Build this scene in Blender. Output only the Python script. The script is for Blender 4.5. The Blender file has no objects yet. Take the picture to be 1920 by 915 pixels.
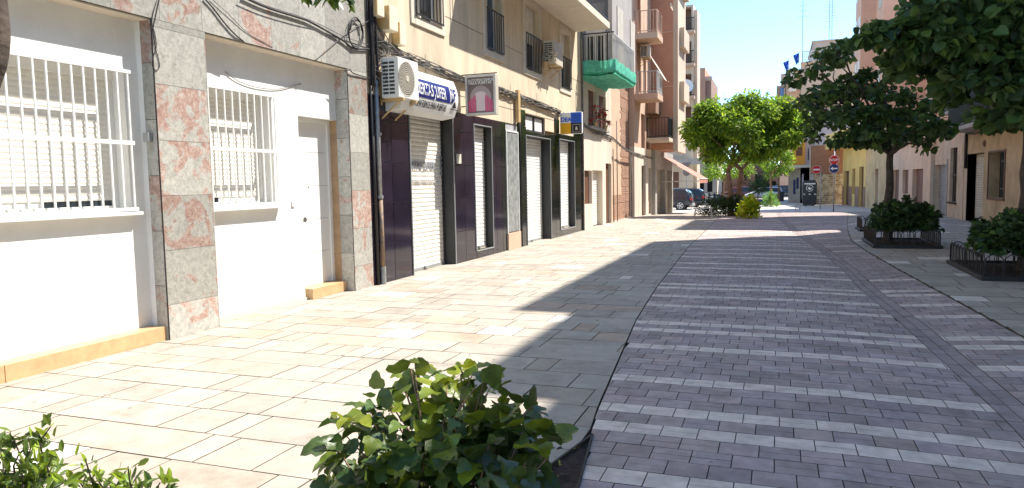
import bpy, math, random
import numpy as np
from mathutils import Vector, Matrix, noise as mnoise
R = math.radians
scene = bpy.context.scene
COL = scene.collection

# ------------------------------------------------------------------ camera, light, exposure
F_PX, YAW, PITCH, ROLL, EYE = 1354.0, .35255, -.08283, -.01921, 1.65
fwd = np.array([-math.sin(YAW)*math.cos(PITCH), math.cos(YAW)*math.cos(PITCH), math.sin(PITCH)])
_r = np.array([math.cos(YAW), math.sin(YAW), 0.0]); _u = np.cross(_r, fwd)
cr = _r*math.cos(ROLL)+_u*math.sin(ROLL); cu = -_r*math.sin(ROLL)+_u*math.cos(ROLL)
CAM = np.array([0.0, 0.0, EYE])
cam_d = bpy.data.cameras.new('camera'); cam = bpy.data.objects.new('camera', cam_d); COL.objects.link(cam)
cam_d.sensor_width = 36; cam_d.lens = 36*F_PX/1920; cam_d.clip_end = 3000; cam_d.clip_start = .05
cam.matrix_world = Matrix(((cr[0], cu[0], -fwd[0], 0), (cr[1], cu[1], -fwd[1], 0), (cr[2], cu[2], -fwd[2], EYE), (0, 0, 0, 1)))
scene.camera = cam
SUN = Vector((1, .78, 1.85)).normalized()
world = bpy.data.worlds.new('World'); scene.world = world; world.use_nodes = True
wn = world.node_tree.nodes; wl = world.node_tree.links
sky = wn.new('ShaderNodeTexSky'); sky.sky_type = 'NISHITA'; sky.sun_disc = False
sky.sun_elevation = math.asin(SUN.z); sky.sun_rotation = math.atan2(SUN.x, SUN.y)
sky.air_density = .8; sky.dust_density = .0; sky.ozone_density = 3.0; sky.altitude = 800
tint = wn.new('ShaderNodeMixRGB'); tint.blend_type = 'MULTIPLY'; tint.inputs[0].default_value = 1; tint.inputs[2].default_value = (.74, .87, .86, 1)
wl.new(sky.outputs[0], tint.inputs[1]); wl.new(tint.outputs[0], wn['Background'].inputs[0]); wn['Background'].inputs[1].default_value = .14
sd = bpy.data.lights.new('sun', 'SUN'); sd.energy = 2.85; sd.angle = R(.5); sd.color = (1, .955, .88)
so = bpy.data.objects.new('sun', sd); COL.objects.link(so); so.rotation_euler = SUN.to_track_quat('Z', 'Y').to_euler()
so.location = (20, 15, 40)
scene.view_settings.view_transform = 'Standard'; scene.view_settings.look = 'None'
scene.view_settings.exposure = 1.76; scene.view_settings.gamma = 1

# ------------------------------------------------------------------ survey helpers
def ray(x, y): return fwd+cr*(x-960)/F_PX-cu*(y-457.5)/F_PX
def atX(x, y, X0):
    d = ray(x, y); t = X0/d[0]; P = CAM+d*t; return P
def atY(x, y, Y0):
    d = ray(x, y); t = Y0/d[1]; return CAM+d*t
def zg(Y): return float(np.interp(Y, [34, 44, 52, 58, 64], [0, -.28, -.5, -.58, -.6]))
def xg(Y): return float(np.interp(Y, [3, 5.7, 7.1, 9.3, 12, 14.4, 18, 22.2, 26, 32, 40], [1.6, 1.6, 1.55, 1.46, 1.3, 1.25, 1.06, .74, .5, .2, .1]))
def xl(Y): return float(np.interp(Y, [2, 3.7, 4.88, 6.06, 8.5, 11.2, 18.5, 20.8, 36], [-.95, -1.01, -1.2, -1.32, -1.57, -1.75, -2.08, -2.12, -2.5]))
def xr(Y): return float(np.interp(Y, [2, 8.5, 11.7, 14.3, 17.7, 20.5, 24.8, 31.2, 39], [2.5, 2.35, 2.17, 2.03, 1.88, 1.83, 2.1, 2.62, 3.3]))
def zs(X, Y):
    g = xg(Y); k = float(np.interp(Y, [26, 34], [1, 0])); d = X-g
    h = float(np.interp(d, [-1.1, 0, .75, 3], [0, -.03, .015, .02]))
    return zg(Y)+h*k
XL = -6.325
XR = 6.45

# ------------------------------------------------------------------ object helpers
ORG = {}
def tag(o, label=None, cat=None, group=None, kind=None):
    if label: o['label'] = label
    if cat: o['category'] = cat
    if group: o['group'] = group
    if kind: o['kind'] = kind
    return o
def thing(name, label, cat, loc=(0, 0, 0), group=None):
    o = bpy.data.objects.new(name, None); COL.objects.link(o); o.location = loc; o.empty_display_size = .2
    ORG[o.name] = Vector(loc); return tag(o, label, cat, group)
def org(o): return ORG.get(o.name, Vector((0, 0, 0)))

class MB:
    def __init__(s, O=(0, 0, 0), U=(1, 0, 0), N=(0, 1, 0), W=(0, 0, 1)):
        s.v = []; s.f = []; s.t = []; s.O = Vector(O); s.U = Vector(U); s.N = Vector(N); s.W = Vector(W)
    def p(s, u, w, z): 
        s.v.append(s.O+s.U*u+s.N*w+s.W*z); return len(s.v)-1
    def face(s, pts, tone=None):
        s.f.append([s.p(*q) for q in pts]); s.t.append(tone)
    def poly(s, idx, tone=None): s.f.append(idx); s.t.append(tone)
    def box(s, u0, u1, w0, w1, z0, z1, tone=None, skip=''):
        i = [s.p(u, w, z) for z in (z0, z1) for w in (w0, w1) for u in (u0, u1)]
        for k, q in (('b', (0, 2, 3, 1)), ('t', (4, 5, 7, 6)), ('n', (0, 1, 5, 4)), ('f', (2, 6, 7, 3)), ('l', (0, 4, 6, 2)), ('r', (1, 3, 7, 5))):
            if k not in skip: s.f.append([i[j] for j in q]); s.t.append(tone)
    def tube(s, pts, r, n=8, cap=True, tone=None):
        P = [Vector(q) for q in pts]; m = len(P)
        rr = r if isinstance(r, (list, tuple)) else [r]*m
        up = Vector((0, 0, 1)); rings = []; prev = None
        for i in range(m):
            d = (P[min(i+1, m-1)]-P[max(i-1, 0)]).normalized()
            if prev is None:
                a = d.cross(up)
                if a.length < .05: a = d.cross(Vector((1, 0, 0)))
                a.normalize()
            else:
                a = (prev-d*prev.dot(d)); a = a.normalized() if a.length > 1e-6 else prev
            prev = a; b = d.cross(a)
            ring = []
            for k in range(n):
                t = 2*math.pi*k/n; q = P[i]+(a*math.cos(t)+b*math.sin(t))*rr[i]
                s.v.append(s.O+s.U*q.x+s.N*q.y+s.W*q.z); ring.append(len(s.v)-1)
            rings.append(ring)
        for i in range(m-1):
            for k in range(n):
                s.poly([rings[i][k], rings[i][(k+1) % n], rings[i+1][(k+1) % n], rings[i+1][k]], tone)
        if cap: s.poly(rings[0][::-1], tone); s.poly(rings[-1], tone)
    def prism(s, poly, w0, w1, tone=None):           # poly in (u,z), extruded along w
        a = [s.p(u, w0, z) for u, z in poly]; b = [s.p(u, w1, z) for u, z in poly]; n = len(poly)
        s.poly(a, tone); s.poly(b[::-1], tone)
        for i in range(n): s.poly([a[i], b[i], b[(i+1) % n], a[(i+1) % n]], tone)
    def disc(s, u, z, r, w0, w1, n=24, tone=None):
        s.prism([(u+r*math.cos(2*math.pi*k/n), z+r*math.sin(2*math.pi*k/n)) for k in range(n)], w0, w1, tone)
    def build(s, name, mat, parent=None, bevel=0, smooth=False, fix=True):
        o0 = org(parent) if parent else Vector((0, 0, 0))
        top = parent is None
        if top and s.v:
            c = Vector((sum(v.x for v in s.v)/len(s.v), sum(v.y for v in s.v)/len(s.v), min(v.z for v in s.v))); o0 = c
        me = bpy.data.meshes.new(name); me.from_pydata([v-o0 for v in s.v], [], s.f); me.update()
        if any(t is not None for t in s.t):
            a = me.color_attributes.new('tone', 'FLOAT_COLOR', 'CORNER')
            buf = []
            for p, t in zip(me.polygons, s.t):
                t = t or (1, 1, 1); buf.extend(([t[0], t[1], t[2], 1.0])*p.loop_total)
            a.data.foreach_set('color', buf)
        me.materials.append(mat)
        if fix:
            import bmesh
            bm = bmesh.new(); bm.from_mesh(me); bmesh.ops.recalc_face_normals(bm, faces=bm.faces); bm.to_mesh(me); bm.free()
        if smooth:
            for p in me.polygons: p.use_smooth = True
        o = bpy.data.objects.new(name, me); COL.objects.link(o)
        if parent: o.parent = parent; ORG[o.name] = o0
        else: o.location = o0; ORG[o.name] = o0
        if bevel:
            b = o.modifiers.new('bevel', 'BEVEL'); b.width = bevel; b.segments = 2; b.limit_method = 'ANGLE'; b.angle_limit = R(40)
        return o

def frameL(X=XL): return dict(O=(X, 0, 0), U=(0, 1, 0), N=(1, 0, 0))       # u = world Y, w = out into the street
def frameR(X=XR): return dict(O=(X, 0, 0), U=(0, 1, 0), N=(-1, 0, 0))
def frameC(Y): return dict(O=(0, Y, 0), U=(1, 0, 0), N=(0, -1, 0))         # faces the camera, u = world X

def wall(mb, u0, u1, z0, z1, holes=(), depth=.2, back=None, tone=None, tiles=None):
    """sheet with real openings: front at w=0, reveals depth deep, closed behind by a back sheet at w=-back"""
    us = sorted({u0, u1, *[h[0] for h in holes], *[h[1] for h in holes]}); us = [u for u in us if u0 <= u <= u1]
    zz = sorted({z0, z1, *[h[2] for h in holes], *[h[3] for h in holes]}); zz = [z for z in zz if z0 <= z <= z1]
    def inside(u, z): return any(h[0] < u < h[1] and h[2] < z < h[3] for h in holes)
    for a, b in zip(us[:-1], us[1:]):
        for c, d in zip(zz[:-1], zz[1:]):
            if not inside((a+b)/2, (c+d)/2): mb.face([(a, 0, c), (b, 0, c), (b, 0, d), (a, 0, d)], tone)
    for h in holes:
        a, b, c, d = max(h[0], u0), min(h[1], u1), max(h[2], z0), min(h[3], z1); D = -(h[4] if len(h) > 4 else depth)
        mb.face([(a, 0, c), (a, D, c), (a, D, d), (a, 0, d)], tone); mb.face([(b, 0, c), (b, D, c), (b, D, d), (b, 0, d)], tone)
        mb.face([(a, 0, d), (b, 0, d), (b, D, d), (a, D, d)], tone)
        if c > z0+.001 and c > .02: mb.face([(a, 0, c), (b, 0, c), (b, D, c), (a, D, c)], tone)
    if back:
        B = -back
        mb.face([(u0, B, z0), (u1, B, z0), (u1, B, z1), (u0, B, z1)], tone)
        mb.face([(u0, 0, z0), (u0, B, z0), (u0, B, z1), (u0, 0, z1)], tone); mb.face([(u1, 0, z0), (u1, B, z0), (u1, B, z1), (u1, 0, z1)], tone)
        mb.face([(u0, 0, z1), (u1, 0, z1), (u1, B, z1), (u0, B, z1)], tone)

# ------------------------------------------------------------------ materials
def S(m, k, v):
    if k in m.inputs: m.inputs[k].default_value = v
def mat(name, col, rough=.7, var=.12, scale=3.0, bump=0.0, bscale=40.0, metal=0.0, tone=False, col2=None, stain=0.0, streak=False, coat=0.0, spec=.4, transl=0.0, specks=0.0):
    m = bpy.data.materials.new(name); m.use_nodes = True; nt = m.node_tree; N = nt.nodes; L = nt.links
    b = N['Principled BSDF']; S(b, 'Roughness', rough); S(b, 'Metallic', metal); S(b, 'Specular IOR Level', spec)
    if coat: S(b, 'Coat Weight', coat)
    tc = N.new('ShaderNodeTexCoord'); mp = N.new('ShaderNodeMapping'); L.new(tc.outputs['Object'], mp.inputs[0])
    if streak: mp.inputs['Scale'].default_value = (1, 1, .18)
    no = N.new('ShaderNodeTexNoise'); no.inputs['Scale'].default_value = scale; no.inputs['Detail'].default_value = 8; no.inputs['Roughness'].default_value = .62
    L.new(mp.outputs[0], no.inputs['Vector'])
    rp = N.new('ShaderNodeValToRGB'); c = Vector(col)
    c2 = Vector(col2) if col2 else c*(1-var*2)
    rp.color_ramp.elements[0].position = .32; rp.color_ramp.elements[1].position = .68
    rp.color_ramp.elements[0].color = (*c2, 1); rp.color_ramp.elements[1].color = (*(c*(1+var*.6)), 1)
    L.new(no.outputs['Fac'], rp.inputs[0]); out = rp.outputs[0]
    if stain:
        n2 = N.new('ShaderNodeTexNoise'); n2.inputs['Scale'].default_value = scale*.35; n2.inputs['Detail'].default_value = 10; n2.inputs['Roughness'].default_value = .7
        L.new(mp.outputs[0], n2.inputs['Vector'])
        r2 = N.new('ShaderNodeValToRGB'); r2.color_ramp.elements[0].position = .52; r2.color_ramp.elements[1].position = .66
        r2.color_ramp.elements[0].color = (0, 0, 0, 1); r2.color_ramp.elements[1].color = (stain, stain, stain, 1); L.new(n2.outputs['Fac'], r2.inputs[0])
        mx = N.new('ShaderNodeMixRGB'); mx.blend_type = 'MIX'; L.new(r2.outputs[0], mx.inputs[0]); L.new(out, mx.inputs[1]); mx.inputs[2].default_value = (c[0]*.4, c[1]*.38, c[2]*.34, 1); out = mx.outputs[0]
    if specks:
        vo = N.new('ShaderNodeTexVoronoi'); vo.inputs['Scale'].default_value = 2.6; vo.inputs['Randomness'].default_value = 1
        L.new(tc.outputs['Object'], vo.inputs['Vector']); r4 = N.new('ShaderNodeValToRGB'); r4.color_ramp.elements[0].position = .035; r4.color_ramp.elements[1].position = .06
        r4.color_ramp.elements[0].color = (specks,)*3+(1,); r4.color_ramp.elements[1].color = (0, 0, 0, 1); L.new(vo.outputs['Distance'], r4.inputs[0])
        mx = N.new('ShaderNodeMixRGB'); L.new(r4.outputs[0], mx.inputs[0]); L.new(out, mx.inputs[1]); mx.inputs[2].default_value = (c[0]*.3, c[1]*.3, c[2]*.3, 1); out = mx.outputs[0]
    if tone:
        at = N.new('ShaderNodeAttribute'); at.attribute_name = 'tone'
        mx = N.new('ShaderNodeMixRGB'); mx.blend_type = 'MULTIPLY'; mx.inputs[0].default_value = 1; L.new(out, mx.inputs[1]); L.new(at.outputs['Color'], mx.inputs[2]); out = mx.outputs[0]
    L.new(out, b.inputs['Base Color'])
    if bump:
        n3 = N.new('ShaderNodeTexNoise'); n3.inputs['Scale'].default_value = bscale; n3.inputs['Detail'].default_value = 6; L.new(tc.outputs['Object'], n3.inputs['Vector'])
        bp = N.new('ShaderNodeBump'); bp.inputs['Strength'].default_value = bump; bp.inputs['Distance'].default_value = .01; L.new(n3.outputs['Fac'], bp.inputs['Height']); L.new(bp.outputs[0], b.inputs['Normal'])
    if transl:
        t = N.new('ShaderNodeBsdfTranslucent'); mxs = N.new('ShaderNodeMixShader'); mxs.inputs[0].default_value = transl
        hs = N.new('ShaderNodeHueSaturation'); hs.inputs['Value'].default_value = 1.5; hs.inputs['Hue'].default_value = .485; L.new(out, hs.inputs['Color'])
        L.new(hs.outputs[0], t.inputs[0]); L.new(b.outputs[0], mxs.inputs[1]); L.new(t.outputs[0], mxs.inputs[2]); L.new(mxs.outputs[0], N['Material Output'].inputs[0])
    return m
def marble_mat(name):
    m = bpy.data.materials.new(name); m.use_nodes = True; nt = m.node_tree; N = nt.nodes; L = nt.links; b = N['Principled BSDF']
    S(b, 'Roughness', .32); S(b, 'Specular IOR Level', .45)
    tc = N.new('ShaderNodeTexCoord'); at = N.new('ShaderNodeAttribute'); at.attribute_name = 'tone'
    va = N.new('ShaderNodeVectorMath'); va.operation = 'MULTIPLY_ADD'; va.inputs[1].default_value = (17, 29, 41)
    L.new(at.outputs['Color'], va.inputs[0]); L.new(tc.outputs['Object'], va.inputs[2])
    def noise(sc, d, r=.6, dist=0.0):
        n = N.new('ShaderNodeTexNoise'); n.inputs['Scale'].default_value = sc; n.inputs['Detail'].default_value = d; n.inputs['Roughness'].default_value = r
        n.inputs['Distortion'].default_value = dist; L.new(va.outputs[0], n.inputs['Vector']); return n.outputs['Fac']
    def ramp(src, stops):
        r = N.new('ShaderNodeValToRGB'); e = r.color_ramp.elements
        while len(e) < len(stops): e.new(.5)
        for x, (p, c) in zip(e, stops): x.position = p; x.color = (*c, 1)
        L.new(src, r.inputs[0]); return r.outputs[0]
    grey = ramp(noise(16, 10, .75, .6), [(.3, (.25, .25, .215)), (.5, (.42, .405, .36)), (.7, (.58, .55, .49))])
    red = ramp(noise(14, 8, .65, .5), [(.3, (.26, .155, .125)), (.52, (.42, .275, .225)), (.72, (.55, .44, .38))])
    sepn = N.new('ShaderNodeSeparateColor'); L.new(at.outputs['Color'], sepn.inputs[0]); mm = N.new('ShaderNodeMath'); mm.operation = 'MULTIPLY_ADD'; mm.inputs[1].default_value = .24; L.new(sepn.outputs[0], mm.inputs[0])
    nb = N.new('ShaderNodeMath'); nb.operation = 'SUBTRACT'; nb.inputs[1].default_value = .16; L.new(noise(2.4, 5, .55, 1.6), nb.inputs[0]); L.new(nb.outputs[0], mm.inputs[2])
    sel = ramp(mm.outputs[0], [(.545, (0, 0, 0)), (.585, (1, 1, 1))])
    mx = N.new('ShaderNodeMixRGB'); L.new(sel, mx.inputs[0]); L.new(grey, mx.inputs[1]); L.new(red, mx.inputs[2])
    vo = N.new('ShaderNodeTexVoronoi'); vo.feature = 'DISTANCE_TO_EDGE'; vo.inputs['Scale'].default_value = 9
    wn_ = N.new('ShaderNodeTexNoise'); wn_.inputs['Scale'].default_value = 6; wn_.inputs['Detail'].default_value = 6; L.new(va.outputs[0], wn_.inputs['Vector'])
    ad = N.new('ShaderNodeVectorMath'); ad.operation = 'MULTIPLY_ADD'; ad.inputs[1].default_value = (.5, .5, .5); L.new(wn_.outputs['Color'], ad.inputs[0]); L.new(va.outputs[0], ad.inputs[2]); L.new(ad.outputs[0], vo.inputs['Vector'])
    vein = ramp(vo.outputs['Distance'], [(.0, (.75, .75, .75)), (.045, (0, 0, 0))])
    m2 = N.new('ShaderNodeMixRGB'); L.new(vein, m2.inputs[0]); L.new(mx.outputs[0], m2.inputs[1]); m2.inputs[2].default_value = (.60, .57, .50, 1)
    br_ = N.new('ShaderNodeMapRange'); br_.inputs[3].default_value = .72; br_.inputs[4].default_value = 1.08; L.new(sepn.outputs[1], br_.inputs[0])
    m3 = N.new('ShaderNodeMixRGB'); m3.blend_type = 'MULTIPLY'; m3.inputs[0].default_value = 1; L.new(m2.outputs[0], m3.inputs[1]); L.new(br_.outputs[0], m3.inputs[2])
    L.new(m3.outputs[0], b.inputs['Base Color'])
    return m
def brick_mat(name, c1, c2, mortar, sc=1.0, axis='YZ', patch=None):
    m = bpy.data.materials.new(name); m.use_nodes = True; nt = m.node_tree; N = nt.nodes; L = nt.links; b = N['Principled BSDF']; S(b, 'Roughness', .9)
    tc = N.new('ShaderNodeTexCoord'); sp = N.new('ShaderNodeSeparateXYZ'); cb = N.new('ShaderNodeCombineXYZ'); L.new(tc.outputs['Object'], sp.inputs[0])
    L.new(sp.outputs['Y' if axis == 'YZ' else 'X'], cb.inputs[0]); L.new(sp.outputs['Z'], cb.inputs[1])
    no = N.new('ShaderNodeTexNoise'); no.inputs['Scale'].default_value = 2; no.inputs['Detail'].default_value = 8; L.new(tc.outputs['Object'], no.inputs['Vector'])
    ad = N.new('ShaderNodeVectorMath'); ad.operation = 'MULTIPLY_ADD'; ad.inputs[1].default_value = (.06, .06, 0); L.new(no.outputs['Color'], ad.inputs[0]); L.new(cb.outputs[0], ad.inputs[2])
    br = N.new('ShaderNodeTexBrick'); br.inputs['Scale'].default_value = sc; br.inputs['Brick Width'].default_value = .25; br.inputs['Row Height'].default_value = .08
    br.inputs['Mortar Size'].default_value = .012; br.inputs['Color1'].default_value = (*c1, 1); br.inputs['Color2'].default_value = (*c2, 1); br.inputs['Mortar'].default_value = (*mortar, 1)
    L.new(ad.outputs[0], br.inputs['Vector']); out = br.outputs['Color']
    if patch:
        r = N.new('ShaderNodeValToRGB'); r.color_ramp.elements[0].position = patch[1]; r.color_ramp.elements[1].position = patch[1]+.04; L.new(no.outputs['Fac'], r.inputs[0])
        n2 = N.new('ShaderNodeMixRGB'); L.new(r.outputs[0], n2.inputs[0]); L.new(out, n2.inputs[1]); n2.inputs[2].default_value = (*patch[0], 1); out = n2.outputs[0]
    L.new(out, b.inputs['Base Color'])
    bp = N.new('ShaderNodeBump'); bp.inputs['Strength'].default_value = .8; bp.inputs['Distance'].default_value = .02; L.new(br.outputs['Fac'], bp.inputs['Height']); bp.invert = True; L.new(bp.outputs[0], b.inputs['Normal'])
    return m
M = {}
M['white_plaster'] = mat('white_plaster', (.80, .79, .76), .85, .04, 2, .3, 25, stain=.10)
M['white_metal'] = mat('white_metal', (.80, .79, .75), .4, .03, 4)
M['white_slat'] = mat('white_slat', (.78, .77, .74), .45, .05, 5)
M['ivory_slat'] = mat('ivory_slat', (.80, .76, .69), .5, .08, 5, stain=.25)
M['blind_beige'] = mat('blind_beige', (.80, .76, .69), .5, .04, 5)
M['orange_tile'] = mat('orange_tile', (.62, .40, .21), .4, .1, 7, streak=False)
M['tan_tile'] = mat('tan_tile', (.42, .27, .15), .45, .12, 6)
M['marble'] = marble_mat('marble')
M['black_tile'] = mat('black_tile', (.022, .015, .030), .09, .2, 3, tone=True, spec=.5)
M['black_tile_green'] = mat('black_tile_green', (.018, .020, .019), .1, .2, 3, tone=True, spec=.5)
M['grout'] = mat('grout', (.42, .41, .42), .9)
M['dark_joint'] = mat('dark_joint', (.07, .06, .055), .95, .2, 8)
M['beige_render'] = mat('beige_render', (.74, .61, .44), .9, .12, 2.2, .5, 90, stain=.35, streak=True)
M['beige_trim'] = mat('beige_trim', (.70, .62, .50), .85, .06, 4, .15, 60)
M['joint_line'] = mat('joint_line', (.2, .16, .12), .9)
M['cream_render'] = mat('cream_render', (.70, .60, .48), .9, .08, 1.5, .3, 60, stain=.25, streak=True)
M['grey_render'] = mat('grey_render', (.40, .37, .35), .9, .08, 1.5, .3, 60, stain=.2)
M['peach_render'] = mat('peach_render', (.66, .44, .30), .9, .08, 1.2, .3, 50, stain=.25)
M['salmon_render'] = mat('salmon_render', (.56, .29, .19), .9, .08, .8, .2, 40)
M['salmon_light'] = mat('salmon_light', (.62, .42, .30), .9, .08, .8, .2, 40)
M['pink_render'] = mat('pink_render', (.76, .45, .31), .9, .07, .8, .2, 40, stain=.2)
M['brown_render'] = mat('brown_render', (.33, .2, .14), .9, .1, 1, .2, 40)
M['ochre_render'] = mat('ochre_render', (.66, .46, .25), .9, .12, 1.5, .3, 50, stain=.5)
M['stained_beige'] = mat('stained_beige', (.58, .42, .26), .9, .16, 1.6, .4, 50, col2=(.40, .29, .17), stain=.5)
M['pinkish_beige'] = mat('pinkish_beige', (.66, .50, .36), .9, .12, 1.6, .4, 50, stain=.45)
M['pink_tan'] = mat('pink_tan', (.70, .52, .38), .9, .08, 1, .2, 40, stain=.3)
M['yellow_render'] = mat('yellow_render', (.80, .55, .20), .9, .07, .9, .2, 40, stain=.2)
M['orange_render'] = mat('orange_render', (.66, .30, .05), .85, .06, 1)
M['bluegrey_render'] = mat('bluegrey_render', (.42, .42, .50), .9, .07, .6, .2, 30, stain=.15)
M['cream_far'] = mat('cream_far', (.56, .46, .38), .9, .1, .5, .2, 30, stain=.3, streak=True)
M['cream_warm'] = mat('cream_warm', (.62, .5, .38), .9, .08, .5)  # one even warm cream for plaster, bands and slabs
M['concrete'] = mat('concrete', (.42, .39, .35), .9, .12, 3, .3, 50, stain=.3)
M['glass'] = mat('glass', (.035, .045, .055), .08, .2, 2, spec=.6)
M['blue_glass'] = mat('blue_glass', (.06, .12, .28), .06, .2, 2, spec=.7)
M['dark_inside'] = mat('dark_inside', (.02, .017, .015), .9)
M['black_iron'] = mat('black_iron', (.022, .02, .02), .45)
M['brown_wood'] = mat('brown_wood', (.15, .065, .035), .55, .2, 5, streak=True)
M['red_wood'] = mat('red_wood', (.2, .09, .06), .6, .25, 5, streak=True, stain=.3)
M['grey_metal'] = mat('grey_metal', (.35, .36, .36), .45, .08, 4, metal=.3)
M['zinc'] = mat('zinc', (.42, .42, .41), .5, .2, 12, metal=.4)
M['rust_pipe'] = mat('rust_pipe', (.33, .2, .11), .6, .2, 9, col2=(.12, .11, .11), stain=.3)
M['cable'] = mat('cable', (.028, .026, .027), .6, .2, 4)
M['cable_grey'] = mat('cable_grey', (.16, .145, .13), .7, .25, 6)
M['box_tan'] = mat('box_tan', (.58, .4, .19), .6, .12, 5)
M['box_cream'] = mat('box_cream', (.78, .70, .52), .55, .05, 5)
M['ac_white'] = mat('ac_white', (.74, .72, .66), .45, .04, 4)
M['ac_dark'] = mat('ac_dark', (.05, .05, .05), .6)
M['ac_tan'] = mat('ac_tan', (.58, .52, .42), .55, .08, 4)
M['white_paint'] = mat('white_paint', (.8, .8, .78), .5, .03, 4)
M['sign_blue'] = mat('sign_blue', (.012, .02, .16), .4, .05)
M['black_paint'] = mat('black_paint', (.02, .02, .025), .45, .05)
M['dea_blue'] = mat('dea_blue', (.02, .12, .62), .35, .03)
M['dea_yellow'] = mat('dea_yellow', (.85, .42, .0), .35, .03)
M['poster_grey'] = mat('poster_grey', (.16, .13, .13), .3, .1, 2)
M['poster_mid'] = mat('poster_mid', (.36, .30, .31), .3, .08, 3)
M['poster_pale'] = mat('poster_pale', (.62, .52, .55), .3, .05, 3)
M['poster_pink'] = mat('poster_pink', (.62, .08, .22), .3, .1, 5)
M['print_grey'] = mat('print_grey', (.28, .29, .33), .5, .1, 20)
M['print_faint'] = mat('print_faint', (.52, .51, .49), .5, .1, 20)
M['green_net'] = mat('green_net', (.16, .66, .48), .8, .2, 6, .4, 30, transl=.35)
M['awning_white'] = mat('awning_white', (.78, .70, .58), .85, .04, 3, transl=.2)
M['awning_red'] = mat('awning_red', (.5, .22, .16), .85, .12, 4)
M['bark'] = mat('bark', (.10, .075, .06), .95, .25, 9, .9, 30)
M['bark_tan'] = mat('bark_tan', (.30, .18, .12), .9, .25, 6, .6, 25)
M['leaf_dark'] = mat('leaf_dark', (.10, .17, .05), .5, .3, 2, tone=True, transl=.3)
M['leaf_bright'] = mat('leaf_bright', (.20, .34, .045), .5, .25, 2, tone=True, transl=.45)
M['leaf_hedge'] = mat('leaf_hedge', (.055, .105, .035), .5, .3, 3, tone=True, transl=.25)
M['leaf_yellow'] = mat('leaf_yellow', (.50, .56, .03), .5, .2, 3, tone=True, transl=.4)
M['leaf_front'] = mat('leaf_front', (.085, .135, .03), .38, .25, 9, .25, 50, tone=True, transl=.25, spec=.5)
M['soil'] = mat('soil', (.055, .036, .028), 1, .35, 14, 1.0, 30)
M['paver'] = mat('paver', (.44, .388, .318), .75, .09, 5, .3, 70, tone=True, stain=.4, specks=.7)
M['brick_paver'] = mat('brick_paver', (.42, .335, .305), .8, .14, 7, .35, 60, tone=True, stain=.35, specks=.8)
M['ground'] = mat('ground', (.10, .088, .08), .95, .2, 4, .3, 20)
M['plaza'] = mat('plaza', (.60, .55, .48), .85, .08, 1.2, .2, 30)
M['asphalt'] = mat('asphalt', (.055, .055, .058), .9, .2, 3, .4, 40)
M['rubber'] = mat('rubber', (.02, .02, .02), .8)
M['rim'] = mat('rim', (.45, .46, .48), .3, .05, 4, metal=.7)
M['car_grey'] = mat('car_grey', (.035, .038, .05), .3, .05, 2, metal=.5, coat=.6)
M['car_navy'] = mat('car_navy', (.02, .028, .05), .25, .05, 2, metal=.3, coat=.8)
M['car_white'] = mat('car_white', (.75, .75, .74), .3, .03, 2, coat=.6)
M['car_maroon'] = mat('car_maroon', (.13, .03, .025), .3, .05, 2, coat=.6)
M['lamp_red'] = mat('lamp_red', (.45, .02, .02), .25)
M['plastic_dark'] = mat('plastic_dark', (.04, .045, .05), .55, .1, 6)
M['chrome'] = mat('chrome', (.6, .6, .6), .2, .02, metal=.9)
M['sign_red'] = mat('sign_red', (.5, .02, .02), .4, .05)
M['sign_navy'] = mat('sign_navy', (.012, .03, .14), .4, .05)
M['sign_back'] = mat('sign_back', (.2, .17, .16), .6, .1)
M['door_blue'] = mat('door_blue', (.03, .06, .22), .5, .1)
M['flag_blue'] = mat('flag_blue', (.01, .08, .45), .7, .1)
M['flower_red'] = mat('flower_red', (.5, .01, .02), .6, .2, 8)
M['roof_tile'] = mat('roof_tile', (.34, .15, .08), .9, .2, 6)
M['brick'] = brick_mat('brick', (.42, .19, .1), (.28, .12, .07), (.42, .33, .24))
M['brick_far'] = brick_mat('brick_far', (.40, .17, .09), (.30, .12, .07), (.38, .27, .19), axis='XZ')
M['rubble'] = brick_mat('rubble', (.40, .29, .17), (.22, .15, .09), (.50, .42, .31), sc=.45, axis='XZ', patch=((.55, .47, .34), .5))
M['stone_far'] = brick_mat('stone_far', (.3, .25, .2), (.2, .17, .14), (.3, .27, .23), sc=.5, axis='XZ')
M['steel_white'] = mat('steel_white', (.6, .58, .54), .4)

# ------------------------------------------------------------------ small builders
def roller(mb, u0, u1, z0, z1, w, pitch=.075, depth=.018):
    """roller shutter: each slat a shallow bulge"""
    n = max(1, int(round((z1-z0)/pitch))); h = (z1-z0)/n
    for i in range(n):
        a = z0+i*h; prof = [(w, a), (w+depth, a+h*.3), (w+depth, a+h*.7), (w+.002, a+h*.985)]
        for (wa, za), (wb, zb) in zip(prof[:-1], prof[1:]): mb.face([(u0, wa, za), (u1, wa, za), (u1, wb, zb), (u0, wb, zb)])
        mb.face([(u0, w+.002, a+h*.985), (u1, w+.002, a+h*.985), (u1, w, a+h), (u0, w, a+h)])
def bars(mb, u0, u1, z0, z1, w, n, r=.009, rails=(), ends=True):
    for i in range(n):
        u = u0+(u1-u0)*i/(n-1) if n > 1 else (u0+u1)/2
        mb.box(u-r, u+r, w-r, w+r, z0, z1)
    for z in rails: mb.box(u0-.02, u1+.02, w-r*1.4, w+r*1.4, z-r*1.6, z+r*1.6)
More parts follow.
